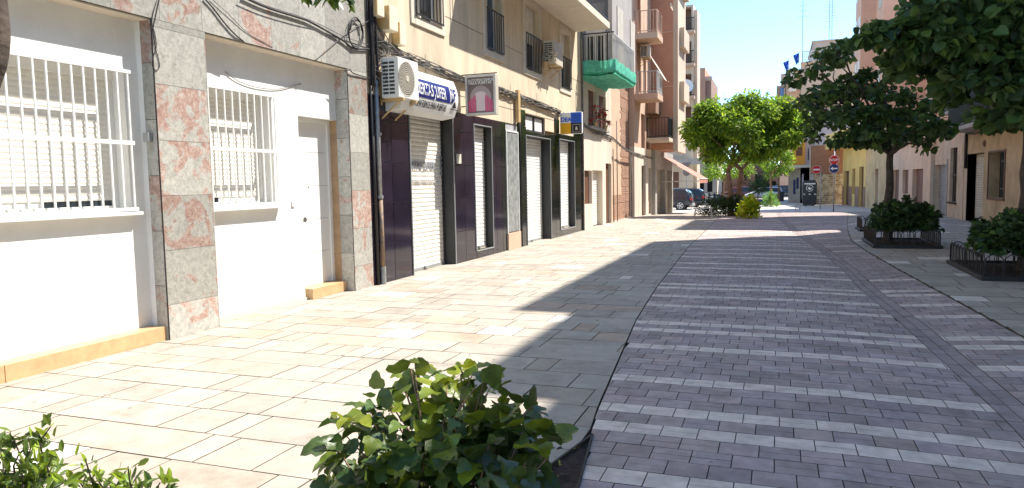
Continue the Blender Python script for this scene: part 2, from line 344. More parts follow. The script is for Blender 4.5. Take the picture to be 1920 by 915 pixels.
def text_mesh(s, size, fr, u, z, w, mat_, parent, name='lettering', bold=.0, sx=1.0, depth=.004, align='LEFT'):
    """flat letters standing on a wall frame; reading direction along +u of the frame"""
    cu_ = bpy.data.curves.new('t', 'FONT'); cu_.body = s; cu_.size = size; cu_.extrude = depth; cu_.offset = bold; cu_.align_x = align; cu_.resolution_u = 3
    o = bpy.data.objects.new('t', cu_); COL.objects.link(o); bpy.context.view_layer.update()
    me = bpy.data.meshes.new_from_object(o.evaluated_get(bpy.context.evaluated_depsgraph_get()))
    bpy.data.objects.remove(o); bpy.data.curves.remove(cu_)
    O, U, N = Vector(fr['O']), Vector(fr['U']), Vector(fr['N']); W = Vector(fr.get('W', (0, 0, 1)))
    p0 = org(parent)
    for v in me.vertices:
        q = v.co.copy(); v.co = O+U*(u+q.x*sx)+W*(z+q.y)+N*(w+q.z)-p0
    me.materials.clear(); me.materials.append(mat_); me.name = name
    ob = bpy.data.objects.new(name, me); COL.objects.link(ob); ob.parent = parent; ORG[ob.name] = p0
    return ob
def tiles(mb, u0, u1, z0, z1, du, dz, w0, w1, holes=(), gap=.004, rng=None, zoff=0.0, uoff=0.0, tint=.25):
    """cladding of separate slabs over a rectangle, cut round the openings"""
    rng = rng or random.Random(1)
    us = [u0]; k = math.floor((u0-uoff)/du)+1
    while uoff+k*du < u1-.02: us.append(uoff+k*du); k += 1
    us.append(u1); zz = [z0]; k = math.floor((z0-zoff)/dz)+1
    while zoff+k*dz < z1-.02: zz.append(zoff+k*dz); k += 1
    zz.append(z1)
    for a, b in zip(us[:-1], us[1:]):
        for c, d in zip(zz[:-1], zz[1:]):
            if b-a < .01 or d-c < .01: continue
            t = 1-tint*rng.random(); tone = (t, t*(1-.05*rng.random()), t*(1-.05*rng.random())) if tint < .8 else (rng.random(), rng.random(), rng.random())
            cells = [(a, b, c, d)]
            for h in holes:
                nx = []
                for (p, q, r, s_) in cells:
                    if h[1] <= p or h[0] >= q or h[3] <= r or h[2] >= s_: nx.append((p, q, r, s_)); continue
                    if h[0] > p: nx.append((p, h[0], r, s_))
                    if h[1] < q: nx.append((h[1], q, r, s_))
                    pp, qq = max(p, h[0]), min(q, h[1])
                    if h[2] > r: nx.append((pp, qq, r, h[2]))
                    if h[3] < s_: nx.append((pp, qq, h[3], s_))
                cells = nx
            for (p, q, r, s_) in cells:
                if q-p < .012 or s_-r < .012: continue
                g = gap/2
                mb.box(p+g, q-g, w0, w1, r+g, s_-g, tone, skip='n' if w0 < w1 else '')

# ------------------------------------------------------------------ foliage
def leaf_shape(kind):
    if kind == 'heart': return [(0, 0, 0), (.42, .12, .05), (.5, .45, .07), (.3, .8, .03), (0, 1.02, -.07), (-.3, .8, .03), (-.5, .45, .07), (-.42, .12, .05)], [(0, 1, 2, 3, 4), (0, 4, 5, 6, 7)]
    if kind == 'lobed': return [(0, 0, 0), (.3, -.02, .05), (.55, .2, .12), (.52, .5, .06), (.34, .62, .1), (.28, .85, 0), (0, 1.05, -.16), (-.28, .85, 0), (-.36, .62, .1), (-.54, .48, .06), (-.56, .2, .12), (-.3, -.02, .05), (0, .5, .0)], \
        [(12, 0, 1, 2), (12, 2, 3, 4), (12, 4, 5, 6), (12, 6, 7, 8), (12, 8, 9, 10), (12, 10, 11, 0)]
    return [(0, 0, 0), (.2, .35, .04), (.14, .75, .02), (0, 1, -.06), (-.14, .75, .02), (-.2, .35, .04)], [(0, 1, 2, 3), (0, 3, 4, 5)]
def leaves(centres, size, kind, seed, tones, droop=.4, flat=.5, smooth_=False):
    """centres: list of (pos, outward dir).  Returns verts, faces, tones for many leaf blades"""
    rng = np.random.default_rng(seed); V0, F0 = leaf_shape(kind); V0 = np.array(V0); n = len(centres)
    C = np.array([c[0] for c in centres]); D = np.array([c[1] for c in centres])
    d = D+rng.normal(0, .55, (n, 3)); d[:, 2] -= droop; d /= np.linalg.norm(d, axis=1)[:, None]+1e-9
    up = rng.normal(0, flat, (n, 3)); up[:, 2] += 1
    x = np.cross(d, up); x /= np.linalg.norm(x, axis=1)[:, None]+1e-9; z = np.cross(x, d)
    s = size*rng.uniform(.55, 1.25, n); curl = rng.uniform(.3, 2.2, n)
    P = C[:, None, :]+s[:, None, None]*(V0[None, :, 0:1]*x[:, None, :]+V0[None, :, 1:2]*d[:, None, :]+V0[None, :, 2:3]*curl[:, None, None]*z[:, None, :])
    nv = len(V0); verts = P.reshape(-1, 3); faces = []; tl = []
    idx = rng.integers(0, len(tones), n); jit = rng.uniform(.75, 1.25, n)
    for i in range(n):
        t = tones[idx[i]]; j = jit[i]; tt = (t[0]*j, t[1]*j, t[2]*j)
        for f in F0: faces.append([q+i*nv for q in f]); tl.append(tt)
    return verts, faces, tl
def foliage(name, centres, size, kind, seed, tones, m, parent=None, droop=.4, flat=.5, extra=None, smooth=False):
    v, f, t = leaves(centres, size, kind, seed, tones, droop, flat)
    mb = MB(); mb.v = [Vector(q) for q in v]; mb.f = f; mb.t = t
    return mb.build(name, m, parent, fix=False, smooth=smooth)
def clump_points(rng, c, r, n, squash=.75):
    out = []
    for _ in range(n):
        v = Vector((rng.gauss(0, 1), rng.gauss(0, 1), rng.gauss(0, 1))); v.normalize()
        k = r*(rng.random()**.45); p = Vector(c)+Vector((v.x*k, v.y*k, v.z*k*squash)); out.append((tuple(p), tuple(v)))
    return out
def limb(mb, a, b, r0, r1, rng, seg=6, wob=.06, n=8):
    a, b = Vector(a), Vector(b); L_ = (b-a).length; pts = []
    for i in range(seg+1):
        t = i/seg; q = a.lerp(b, t)
        if 0 < i < seg: q += Vector((rng.gauss(0, 1), rng.gauss(0, 1), rng.gauss(0, .6)))*wob*L_/seg
        pts.append(q)
    mb.tube(pts, [r0+(r1-r0)*i/seg for i in range(seg+1)], n); return pts
def tree(label, base, height, trunk_h, crown, crown_r, seed, leafm, barkm, size, kind, tones, nl, stems=1, trunk_r=.11, clumps=None, squash=.75, lean=(0, 0), gap=0, cat='tree', group=None, name='street_tree', droop=.4, limbs=7, clr=.42):
    rng = random.Random(seed); b = Vector(base); t = thing(name, label, cat, base, group)
    mb = MB(); forks = []
    for k in range(stems):
        ang = k*math.pi*2/stems+.4; off = Vector((math.cos(ang), math.sin(ang), 0))*(.14 if stems > 1 else 0)
        p = b+off-Vector((0, 0, .05)); top = b+Vector((lean[0]+off.x*2.2, lean[1]+off.y*2.2, trunk_h))
        pts = limb(mb, p, top, trunk_r*1.15, trunk_r*.72, rng, 8, .05, 12); mb.tube([p, p+Vector((0, 0, .14))], [trunk_r*1.5, trunk_r*1.1], 12, cap=False); forks.append(top)
    c = Vector(crown); cl = []
    if clumps is None:
        for k in range(limbs*6):
            v = Vector((rng.gauss(0, 1), rng.gauss(0, 1), rng.gauss(0, 1))).normalized(); q = rng.uniform(.45, .95)
            cl.append(c+Vector((v.x*crown_r[0]*q, v.y*crown_r[1]*q, v.z*crown_r[2]*q)))
    else: cl = [Vector(q) for q in clumps]
    lm = MB()
    ends = rng.sample(cl, min(limbs, len(cl)))
    for e in ends:
        f = rng.choice(forks); mid = f.lerp(e, .5)+Vector((0, 0, .12)); limb(lm, f-Vector((0, 0, .06)), mid, trunk_r*.5, trunk_r*.28, rng, 4, .1, 7); limb(lm, mid, e, trunk_r*.28, .012, rng, 4, .15, 6)
        for o in sorted(cl, key=lambda q: (q-e).length)[1:4]: limb(lm, mid.lerp(e, .5), o, .018, .006, rng, 3, .2, 5)
    mb.build('trunk', M[barkm], t, smooth=True)
    lm.build('branches', M[barkm], t, smooth=True)
    pts = []; per = nl//len(cl)
    for q in cl:
        if gap and rng.random() < gap: continue
        r = clr*rng.uniform(.65, 1.25); pts += clump_points(rng, q, r, int(per*rng.uniform(.6, 1.4)), squash)
    foliage('crown', pts, size, kind, seed, tones, M[leafm], t, droop)
    return t

# ================================================================== SETTING: ground and paving
mb = MB()
xs = [-400, -120, -40, -16, -9, -6.4, -4, -2, 0, 2, 4, 6.5, 9, 16, 40, 120, 400]; ys = [-60, -10, 0, 6, 12, 18, 24, 30, 34, 39, 44, 48, 52, 58, 64, 100, 200, 900]
gi = [[mb.p(x, y, zg(y)-.06) for x in xs] for y in ys]
for i in range(len(ys)-1):
    for j in range(len(xs)-1): mb.poly([gi[i][j], gi[i][j+1], gi[i+1][j+1], gi[i+1][j]])
g = mb.build('ground', M['ground']); tag(g, kind='structure')
rng = random.Random(5)
def slab(mb, x0, x1, y0, y1, tone, gap=.011, jit=.0015, quad=None):
    g2 = gap/2; dz = rng.uniform(-jit, jit)
    c = quad or [(x0+g2, y0+g2), (x1-g2, y0+g2), (x1-g2, y1-g2), (x0+g2, y1-g2)]
    top = [mb.p(x, y, zs(x, y)+dz) for x, y in c]; bot = [mb.p(x, y, zs(x, y)-.03) for x, y in c]
    mb.poly(top, tone)
    for i in range(4): mb.poly([bot[i], bot[(i+1) % 4], top[(i+1) % 4], top[i]], (.36, .33, .3))
def slab_tone():
    q = rng.random(); v = rng.uniform(.86, 1.04)
    if q < .055: return (1.62, 1.66, 1.72)
    if q < .10: return (1.08*v, .95*v, .87*v)
    if q < .16: return (.93*v, .95*v, .94*v)
    if q < .30: return (v*1.0, v*.95, v*.92)
    return (v, v, v)
PIT = (-2.95, -1.13, .9, 4.46)        # the planting pit in the foreground
def slab_field(name, fx0, fx1, y0, y1, pits=()):
    mb = MB(); y = y0
    while y < y1:
        h = .44; a = fx0(y); x = a-rng.uniform(0, .3)
        while x < fx1(y+h/2):
            w = rng.choice([.22, .22, .44, .44, .44, .5, .66, .8, 1.0]); xa, xb = max(x, a), min(x+w, fx1(y+h/2))
            cl = False
            for (p0, p1, q0, q1) in pits:
                if y+h*.5 > q0 and y+h*.5 < q1 and xb > p0 and xa < p1:
                    if xa < p0-.02: xb = p0
                    elif xb > p1+.02: xa = p1
                    else: cl = True
            if xb-xa > .02 and not cl:
                t = slab_tone()
                if w > .7 and t[0] > 1.3: t = (1, 1, 1)
                last = xb > fx1(y+h/2)-.01
                if last: slab(mb, 0, 0, 0, 0, t, quad=[(xa+.0035, y+.0035), (fx1(y)-.008, y+.0035), (fx1(y+h)-.008, y+h-.0035), (xa+.0035, y+h-.0035)])
                else: slab(mb, xa, xb, y, y+h, t)
            x += w
        y += h
    o = mb.build(name, M['paver'], fix=False); tag(o, kind='structure'); return o
Y0 = 3.33-.44*12
PITS_R = []
pitline = lambda y: float(np.interp(y, [.3, 2.6, 3.66, 4.5], [-1.9, -1.55, -1.28, -1.13]))
slab_field('pavement', lambda y: -6.6, lambda y: min(xl(y), pitline(y)) if .3 < y < 4.5 else xl(y), Y0, 47.4)
slab_field('pavement_far_side', xr, lambda y: 7.2, Y0, 47.4, PITS_R)
# brick carriageway with its pale strips
def bricks(name, fx0, fx1, y0, y1, white):
    mb = MB(); k = 0; y = y0; h = .205; Lb = .235
    while y < y1:
        a0, a1, b0, b1 = fx0(y), fx0(y+h), fx1(y), fx1(y+h); off = (k % 2)*Lb/2+(.03 if k % 3 == 0 else 0); i = math.floor((min(a0, a1)-off)/Lb)
        w = k in white; rowj = rng.uniform(.94, 1.05)
        while True:
            x0 = off+i*Lb; x1 = x0+Lb; i += 1
            if x0 > max(b0, b1): break
            if x1 < min(a0, a1)+.012: continue
            v = rng.uniform(.82, 1.14)*rowj
            tone = (v*rng.uniform(.97, 1.06), v, v*rng.uniform(.96, 1.05))
            if w: q = rng.uniform(.95, 1.05); tone = (1.78*q, 1.86*q, 1.72*q)
            e = .003
            quad = [(max(x0+e, a0), y+e), (min(x1-e, b0), y+e), (min(x1-e, b1), y+h-e), (max(x0+e, a1), y+h-e)]
            if quad[1][0] <= quad[0][0]+.004 or quad[2][0] <= quad[3][0]+.004: continue
            # every brick has a false joint pressed along its middle
            my = y+h/2; s_ = .0012
            q1 = [quad[0], quad[1], ((quad[1][0]+quad[2][0])/2, my-s_), ((quad[0][0]+quad[3][0])/2, my-s_)]
            q2 = [((quad[0][0]+quad[3][0])/2, my+s_), ((quad[1][0]+quad[2][0])/2, my+s_), quad[2], quad[3]]
            if y < 14 and rng.random() < .8:
                slab(mb, 0, 0, 0, 0, tone, quad=q1, jit=.0008); slab(mb, 0, 0, 0, 0, tone, quad=q2, jit=.0008)
            else: slab(mb, 0, 0, 0, 0, tone, quad=quad, jit=.001)
        y += h; k += 1
    o = mb.build(name, M['brick_paver'], fix=False); tag(o, kind='structure'); return o
kk = {0, 4, 6, 10, 16, 20, 22, 28, 32, 36, 38, 44, 49, 53, 59, 63, 68, 74, 77, 81, 86, 93, 97, 101, 108, 112, 119, 124, 131, 135, 141, 148, 152, 158, 165, 170, 177, 181, 188, 196, 203}
SH = 24
white = {k+SH for k in kk} | {2, 7, 11, 17, 21}
YB = 3.8-.205*SH
bricks('roadway', lambda y: xl(y)+.008, lambda y: xg(y)-.12, YB, 46, white)
bricks('roadway_edge', lambda y: xg(y)+.12, lambda y: xr(y)-.025, YB, 46, {k+SH for k in kk if k % 2 == 0 or k < 40} | {k for k in (2, 7)})
mb = MB(); y = YB
while y < 46:
    for a, b in ((-.115, 0), (0, .115)):
        v = rng.uniform(.78, .95)
        slab(mb, 0, 0, 0, 0, (v, v, v*1.02), quad=[(xg(y)+a+.003, y+.003), (xg(y)+b-.003, y+.003), (xg(y+.4)+b-.003, y+.397), (xg(y+.4)+a+.003, y+.397)])
    y += .4
tag(mb.build('gutter', M['brick_paver'], fix=False), kind='structure')
mb = MB()
for x0, x1, y0, y1 in ((-60, 80, 47.6, 300), (-60, -6.9, 44, 47.6), (7.3, 80, 47.0, 47.6)):
    n = 12
    for i in range(n):
        a, b = y0+(y1-y0)*(i/n)**2, y0+(y1-y0)*((i+1)/n)**2
        mb.face([(x0, a, zg(a)-.012), (x1, a, zg(a)-.012), (x1, b, zg(b)-.012), (x0, b, zg(b)-.012)])
tag(mb.build('plaza', M['plaza']), kind='structure')
mb = MB(); mb.face([(-60, 66.5, -.606), (-1.2, 66.5, -.606), (-1.2, 90, -.606), (-60, 90, -.606)]); tag(mb.build('road', M['asphalt']), kind='structure')
# soil pit of the foreground
mb = MB(); NX, NY = 40, 60; x0, x1, y0, y1 = -2.0, -.95, .3, 4.5
gi = [[mb.p(x0+(x1-x0)*i/NX, y0+(y1-y0)*j/NY, -.015+.02*mnoise.fractal(Vector((i*.3, j*.3, 2)), .8, 2, 4)) for i in range(NX+1)] for j in range(NY+1)]
for j in range(NY):
    for i in range(NX): mb.poly([gi[j][i], gi[j][i+1], gi[j+1][i+1], gi[j+1][i]])
tag(mb.build('soil_bed', M['soil'], smooth=True), kind='structure')
mb = MB(); e = .02
for a, b in (((-.92, .3), (-.93, 2.0)), ((-.93, 2.0), (-1.0, 3.7)), ((-1.0, 3.7), (-1.12, 4.50)), ((-1.12, 4.50), (-1.28, 3.66)), ((-1.28, 3.66), (-1.55, 2.6)), ((-1.55, 2.6), (-1.9, .3))):
    A, B = Vector((*a, 0)), Vector((*b, 0)); d = (B-A).normalized(); n_ = Vector((-d.y, d.x, 0))*.007
    p = [A-n_, B-n_, B+n_, A+n_]; lo = [mb.p(q.x, q.y, -.03) for q in p]; hi = [mb.p(q.x, q.y, .012) for q in p]
    mb.poly(hi)
    for i in range(4): mb.poly([lo[i], lo[(i+1) % 4], hi[(i+1) % 4], hi[i]])
tag(mb.build('pit_kerb', M['dark_joint']), 'thin dark metal edging round the soil pit of the large foreground bush', 'edging')

# ================================================================== LEFT: marble-clad house
def LY(x, y, X=XL): return float(atX(x, y, X)[1])
def LZ(x, y, X=XL): return float(atX(x, y, X)[2])
FL = frameL(); rngm = random.Random(11)
house = thing('marble_house', 'house with red and grey marble cladding, white walls and white barred windows', 'house', (XL, 6, 0))
P1a, P1b, P2a, P2b = 6.094, 6.852, 9.855, 10.42
LT = 3.49; TOP = 9.2
h1 = (-6.0, P1a, 0, LT); h2 = (P1b, P2a, 0, LT)
mb = MB(**FL); wall(mb, -9, P2b, -.1, TOP, [(*h1, .2), (*h2, .2)], .2, back=6)
mb.build('wall', M['dark_joint'], house)
mb = MB(**FL)
for (a, b) in ((P1a, P1b), (P2a, P2b)): tiles(mb, a, b, 0, LT, b-a, .605, .002, .022, rng=rngm, zoff=LT-.605*6-.08, uoff=a, tint=.9)
tiles(mb, -9, P2b, LT, TOP, .62, 1.18, .002, .022, rng=rngm, zoff=LT, uoff=P1a+.12, tint=.9)
# marble reveals of the pillars
for u, s in ((P1a, -1), (P2a, -1), (P1b, 1)):
    z = LT-.605*6-.08; z = 0
    while z < LT-.02:
        z2 = min(LT, z+.605); t = rngm.random()
        a, b = (u-.015, u-.002) if s < 0 else (u+.002, u+.015)
        mb.box(a, b, -.13 if u == P1a else -.204, .021, z+.003, z2-.003, (t, rngm.random(), rngm.random())); z = z2
mb.build('cladding', M['marble'], house)
mb = MB(**FL); mb.box(P1a-.012, P1a-.001, .022, .030, 0, LT); mb.box(P2a-.012, P2a-.001, .022, .028, 0, LT); mb.build('edge_trim', M['black_iron'], house)
WX = -.205      # the white walls stand this far back
GX = XL-.07
# windows
def wpt(x, y, w=WX): p = atX(x, y, XL+w); return float(p[1]), float(p[2])
w1 = (-1.2, wpt(247, 390)[0], wpt(250, 397)[1], wpt(240, 133)[1])
w2 = (wpt(384, 300)[0]-.02, wpt(517, 380)[0], wpt(515, 385)[1], wpt(517, 180)[1])
dz0 = .16; dd = (wpt(566, 400)[0], wpt(628, 500)[0], dz0, wpt(600, 222)[1])
w2 = (max(w2[0], P1b+.05), w2[1], w2[2], w2[3])
mb = MB(O=(XL+WX, 0, 0), U=(0, 1, 0), N=(1, 0, 0))
wall(mb, -6.0, P1a, 0, LT-.012, [(w1[0], w1[1], w1[2], w1[3], .24)], .12)
wall(mb, P1b, P2a, 0, LT-.012, [(w2[0], w2[1], w2[2], w2[3], .24), (dd[0], P2a, 0, dd[3], .2)], .12)
mb.box(P1a-.012, P1a-.002, .0, .074, 0, LT-.02); mb.box(P1b+.002, P1b+.012, .0, .074, 0, LT-.02)
mb.build('plaster_wall', M['white_plaster'], house)
mb = MB(**FL); mb.box(-6, P1a-.003, WX+.002, -.002, LT-.02, LT-.004); mb.box(P1b+.003, P2a-.003, WX+.002, -.002, LT-.02, LT-.004); mb.build('lintel_soffit', M['beige_trim'], house)
def barred_window(w, seed, nb):
    u0, u1, z0, z1 = w
    mb = MB(**FL); b = WX-.22
    mb.box(u0, u1, b, b+.06, z1-.10, z1)                       # shutter box
    for a, c in ((u0, u0+.06), (u1-.06, u1)): mb.box(a, c, b, b+.05, z0, z1-.10)
    mb.box(u0+.06, u1-.06, b, b+.05, z0, z0+.07)
    f = mb.build('window', M['white_metal'], house, bevel=.004)
    mb = MB(**FL); roller(mb, u0+.06, u1-.06, z0+.13, z1-.10, b+.012, .058, .006); mb.build('roller_blind', M['blind_beige'], f)
    mb = MB(**FL); um = u1-.85 if u1 < 6 else u0+.45; ua, ub_ = (um, u1-.06) if u1 < 6 else (u0+.06, um); mb.face([(ua, b+.008, z0+.07), (ub_, b+.008, z0+.07), (ub_, b+.008, z0+.19), (ua, b+.008, z0+.19)]); mb.build('pane', M['glass'], f)
    mb = MB(**FL); mb.face([(u0+.06, b+.004, z0+.07), (u1-.06, b+.004, z0+.07), (u1-.06, b+.004, z0+.19), (u0+.06, b+.004, z0+.19)]); mb.build('panel', M['white_metal'], f)
    mb = MB(**FL); q = WX+.06; a, c = u0+.02, u1+.03; zt, zb = z1-.02, z0+.03; zm = zb+(zt-zb)*.485
    n = nb
    for i in range(n):
        u = a+.04+(c-a-.08)*i/(n-1); mb.box(u-.0085, u+.0085, q-.008, q+.008, zb, zt)
    for z in (zt, zm, zb):
        mb.box(a, c, q-.011, q+.011, z-(.021 if z == zm else .018), z+(.021 if z == zm else .018))
        for u in (a+.02, c-.02): mb.box(u-.014, u+.014, WX, q, z-.012, z+.012)
    mb.build('grille', M['white_metal'], f)
    mb = MB(**FL); mb.box(u0-.04, u1+.06, WX-.06, WX+.10, z0-.035, z0-.0); mb.build('sill', M['white_plaster'], f, bevel=.004)
barred_window(w1, 1, int((w1[1]-w1[0])/.13)+1); barred_window(w2, 2, int((w2[1]-w2[0])/.135)+1)
# steps
mb = MB(**FL)
for a, b in ((-6, -2.35), (-2.345, 1.35), (1.355, 4.29), (4.295, P1a-.004)): mb.box(a, b, WX+.001, -.006, 0, .157, skip='b')
mb.build('step', M['orange_tile'], house, bevel=.004)
mb = MB(**FL); mb.box(dd[0]+.06, P2a-.02, WX-.19, WX+.09, 0, dz0); mb.build('door_step', M['orange_tile'], house, bevel=.005)
mb = MB(**FL)
for a, b in ((P1b+.004, dd[0]-.21), (dd[0]-.205, dd[0]+.055)): mb.box(a, b, WX+.002, WX+.016, 0, .06 if a < 8 else .04)
mb.build('skirting', M['beige_trim'], house)
# door
DW = P2a-.014; b = WX-.195
mb = MB(**FL)
mb.box(dd[0], dd[0]+.05, b, b+.07, dz0, dd[3]); mb.box(DW-.07, DW, b, b+.07, dz0, dd[3]-.004); mb.box(dd[0]+.05, DW-.07, b, b+.07, dd[3]-.055, dd[3]-.004)
df = mb.build('door_frame', M['white_metal'], house, bevel=.003)
mb = MB(**FL); mb.box(dd[0]+.052, DW-.072, b+.005, b+.04, dz0+.003, dd[3]-.052); dr = mb.build('door', M['white_metal'], house, bevel=.003)
mb = MB(**FL)
for k in range(1, 5):
    z = dz0+(dd[3]-dz0)*k/5; mb.box(dd[0]+.25, DW-.08, b+.0405, b+.0415, z-.003, z+.003)
mb.build('panel_groove', M['grey_metal'], dr)
hu, hz = dd[0]+.17, dz0+1.02
mb = MB(O=(XL+b+.04, hu, hz), U=(0, 1, 0), N=(1, 0, 0)); mb.disc(0, 0, .05, 0, .012); mb.disc(0, 0, .014, .012, .05); mb.disc(0, 0, .042, .05, .085, 20); mb.disc(.0, -.10, .012, 0, .012)
mb.build('handle', M['chrome'], dr, bevel=.003)
mb = MB(O=(XL+b+.04, (dd[0]+dd[1])/2, dz0+1.5), U=(0, 1, 0), N=(1, 0, 0)); mb.disc(0, 0, .012, 0, .008); mb.build('peephole', M['chrome'], dr)
u, z = wpt(549, 381); mb = MB(**FL); mb.box(u-.035, u+.035, WX+.001, WX+.02, z-.05, z+.03); mb.build('doorbell', M['white_plaster'], house, bevel=.004)
# tan tiled reveal strip beside the door
mb = MB(**FL); z = 0.0
while z < dd[3]-.05:
    z2 = min(z+.6, dd[3]-.002); mb.box(P2a-.013, P2a-.003, WX-.19, WX-.002, z+.002, z2-.002); z = z2
mb.build('tile_strip', M['tan_tile'], house)
# grey junction box on the marble reveal
z = LZ(273, 256); mb = MB(); mb.box(XL-.115, XL-.035, P1a-.075, P1a-.016, z-.05, z+.05); bx = mb.build('junction_box', M['grey_metal'], bevel=.008); tag(bx, 'small grey electrical box on the marble reveal right of the large barred window', 'electrical box')

# ================================================================== LEFT: dark-tiled shop building
shop = thing('shop_building', 'beige rendered building with shiny black tiled ground floor and white roller shutters', 'building', (XL, 17, 0))
S0, S1 = P2b, 24.35
yb = lambda x: LY(x, 340)
sh1 = (LY(772, 450), LY(851.5, 450)); sw = (LY(889, 350), LY(921, 350)); gp = (LY(948.5, 350), LY(971, 350)); sh2 = (LY(986, 350), LY(1031, 350)); sh3 = (LY(1049, 340), LY(1076, 340))
zt1 = LZ(772, 200)+.0; zsw0, zsw1 = LZ(921, 463), LZ(921, 240); zsh2 = LZ(1030, 262); zsh3 = LZ(1074, 266); zsh3b = LZ(1074, 425)
tw = (LY(985, 240), LY(1022, 240), LZ(1022, 252), LZ(1022, 222))
zt = LZ(1085, 258)          # top of the black tiles
H = [(sh1[0], sh1[1], 0, 3.02, .28), (sw[0], sw[1], zsw0, zsw1, .2), (sh2[0], sh2[1], 0, zsh2, .28), (sh3[0], sh3[1], zsh3b, zsh3, .22), (tw[0], tw[1], max(tw[2], zsh2+.06), tw[3], .12)]
# upper windows (u0,u1,z0,z1)
UW = []
for (xa, ya, xb, yb_) in ((776, 0, 826, 52), (910, 0, 940, 105), (984, 30, 1011, 140), (1051, 72, 1068, 170)):
    u0 = LY(xa, (ya+yb_)/2); u1 = LY(xb, (ya+yb_)/2); z0 = LZ(xb, yb_); UW.append([u0, u1, z0, z0+1.75])
print('UW', UW, 'sh1', sh1, 'sw', sw, zsw0, zsw1, 'sh2', sh2, zsh2, 'sh3', sh3, zsh3b, zsh3, 'zt', zt, 'tw', tw, 'w1', w1, 'w2', w2, 'door', dd)
H2 = [(a, b, c, d, .22) for a, b, c, d in UW]
mb = MB(**FL); wall(mb, S0, S1, -.1, 12.5, H+H2, .2, back=7); mb.build('wall', M['beige_render'], shop)
mb = MB(**FL); rt = random.Random(3)
HS = [(h[0], h[1], h[2], h[3]) for h in H]
tiles(mb, S0+.02, gp[0]-.3, 0, zt, .62, .70, .004, .022, HS+[(gp[0]-.001, gp[1], .0, 9)], rng=rt, zoff=-.03, uoff=S0+.12, gap=.013, tint=.35)
mb.build('tile_cladding', M['black_tile'], shop)
mb = MB(**FL)
tiles(mb, gp[0]-.3, S1-.02, 0, zt, .62, .70, .004, .022, HS+[(gp[0], gp[1], 0, zt-.02)], rng=rt, zoff=-.03, uoff=S0+.12, gap=.013, tint=.35)
for a, b in ((gp[1]+.01, sh2[0]), (sh3[0]-.5, sh3[0]-.02), (sh3[1]+.02, S1-.02)): tiles(mb, a, b, zt, zt+.42, .5, .43, .004, .022, [(tw[0]-.03, tw[1]+.03, 0, 9)], rng=rt, zoff=zt)
mb.build('tile_cladding', M['black_tile_green'], shop)
mb = MB(**FL); mb.box(S0+.02, gp[0], .001, .003, 0, zt-.002); mb.box(gp[1], S1, .001, .003, 0, zt-.002)
mb2 = MB(**FL)
# grout sheet is cut where the openings are
tiles(mb2, S0+.02, S1-.02, 0, zt-.003, 99, 99, .001, .0035, HS, gap=0, uoff=S0, tint=0); mb2.build('grout', M['grout'], shop)
def shutter(name, u0, u1, z0, z1, w, m, par=shop, dark=True, box=.0):
    mb = MB(**FL); roller(mb, u0+.03, u1-.03, z0+.03, z1, w, .085, .011); s = mb.build(name, m, par)
    mb = MB(**FL)
    for a, b in ((u0+.004, u0+.045), (u1-.045, u1-.004)): mb.box(a, b, w-.01, w+.05, z0+.002, z1)
    mb.build('guide_rail', M['black_iron'], s)
    mb = MB(**FL); mb.box(u0+.03, u1-.03, w, w+.03, z0+.003, z0+.06)
    u = (u0+u1)/2; mb.box(u-.06, u+.06, w+.03, w+.07, z0+.02, z0+.07); mb.build('lock', M['grey_metal'], s)
    return s
s1 = shutter('roller_shutter', *sh1, 0, 3.02, -.24, M['ivory_slat'])
shutter('roller_shutter', *sw, zsw0, zsw1, -.16, M['white_slat']); shutter('roller_shutter', *sh2, 0, zsh2, -.25, M['white_slat']); shutter('roller_shutter', *sh3, zsh3b, zsh3, -.18, M['white_slat'])
mb = MB(**FL)
for (u0, u1, z0, z1, w) in ((*sh1, 0, 3.02, 1), (*sw, zsw0, zsw1, 1), (*sh2, 0, zsh2, 1), (*sh3, zsh3b, zsh3, 1)):
    mb.box(u0-.025, u0, .023, .04, z0, z1+.025); mb.box(u1, u1+.025, .023, .04, z0, z1+.025); mb.box(u0, u1, .023, .04, z1, z1+.025)
    if z0 > .1: mb.box(u0, u1, -.1, .05, z0-.02, z0)
mb.build('opening_trim', M['grey_metal'], shop)
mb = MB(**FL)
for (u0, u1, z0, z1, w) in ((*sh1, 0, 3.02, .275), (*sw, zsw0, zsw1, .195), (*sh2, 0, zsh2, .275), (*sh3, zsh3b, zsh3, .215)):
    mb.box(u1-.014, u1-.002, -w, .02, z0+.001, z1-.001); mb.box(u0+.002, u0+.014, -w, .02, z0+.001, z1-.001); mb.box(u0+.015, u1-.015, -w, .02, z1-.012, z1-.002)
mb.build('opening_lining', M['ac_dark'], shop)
text_mesh('PUERTAS JUFER', .20, dict(O=(XL, 0, 0), U=(0, 1, 0), N=(1, 0, 0)), sh1[0]+.12, 1.98, -.212, M['print_grey'], s1, 'lettering', .004, 1.0)
text_mesh('AUTOMATISMOS PARA PUERTAS', .085, dict(O=(XL, 0, 0), U=(0, 1, 0), N=(1, 0, 0)), sh1[0]+.15, 1.70, -.212, M['print_faint'], s1, 'lettering', .001, 1.1)
mb = MB(**FL)
for k in range(4): mb.box(sh1[0]+1.72, sh1[0]+2.05, -.214, -.211, 1.86+k*.11, 1.93+k*.11)
mb.build('printed_logo', M['print_grey'], s1)
# transom window
u0, u1, z0, z1 = tw[0], tw[1], max(tw[2], zsh2+.06), tw[3]
mb = MB(**FL); 
for a, b in ((u0, u0+.05), ((u0+u1)/2-.03, (u0+u1)/2+.03), (u1-.05, u1)): mb.box(a, b, -.1, -.04, z0, z1)
mb.box(u0, u1, -.1, -.04, z0, z0+.05); mb.box(u0, u1, -.1, -.04, z1-.05, z1); wf = mb.build('window', M['black_iron'], shop)
mb = MB(**FL); mb.box(u0, u1, -.09, -.08, z0, z1); mb.build('blind', M['white_slat'], wf)
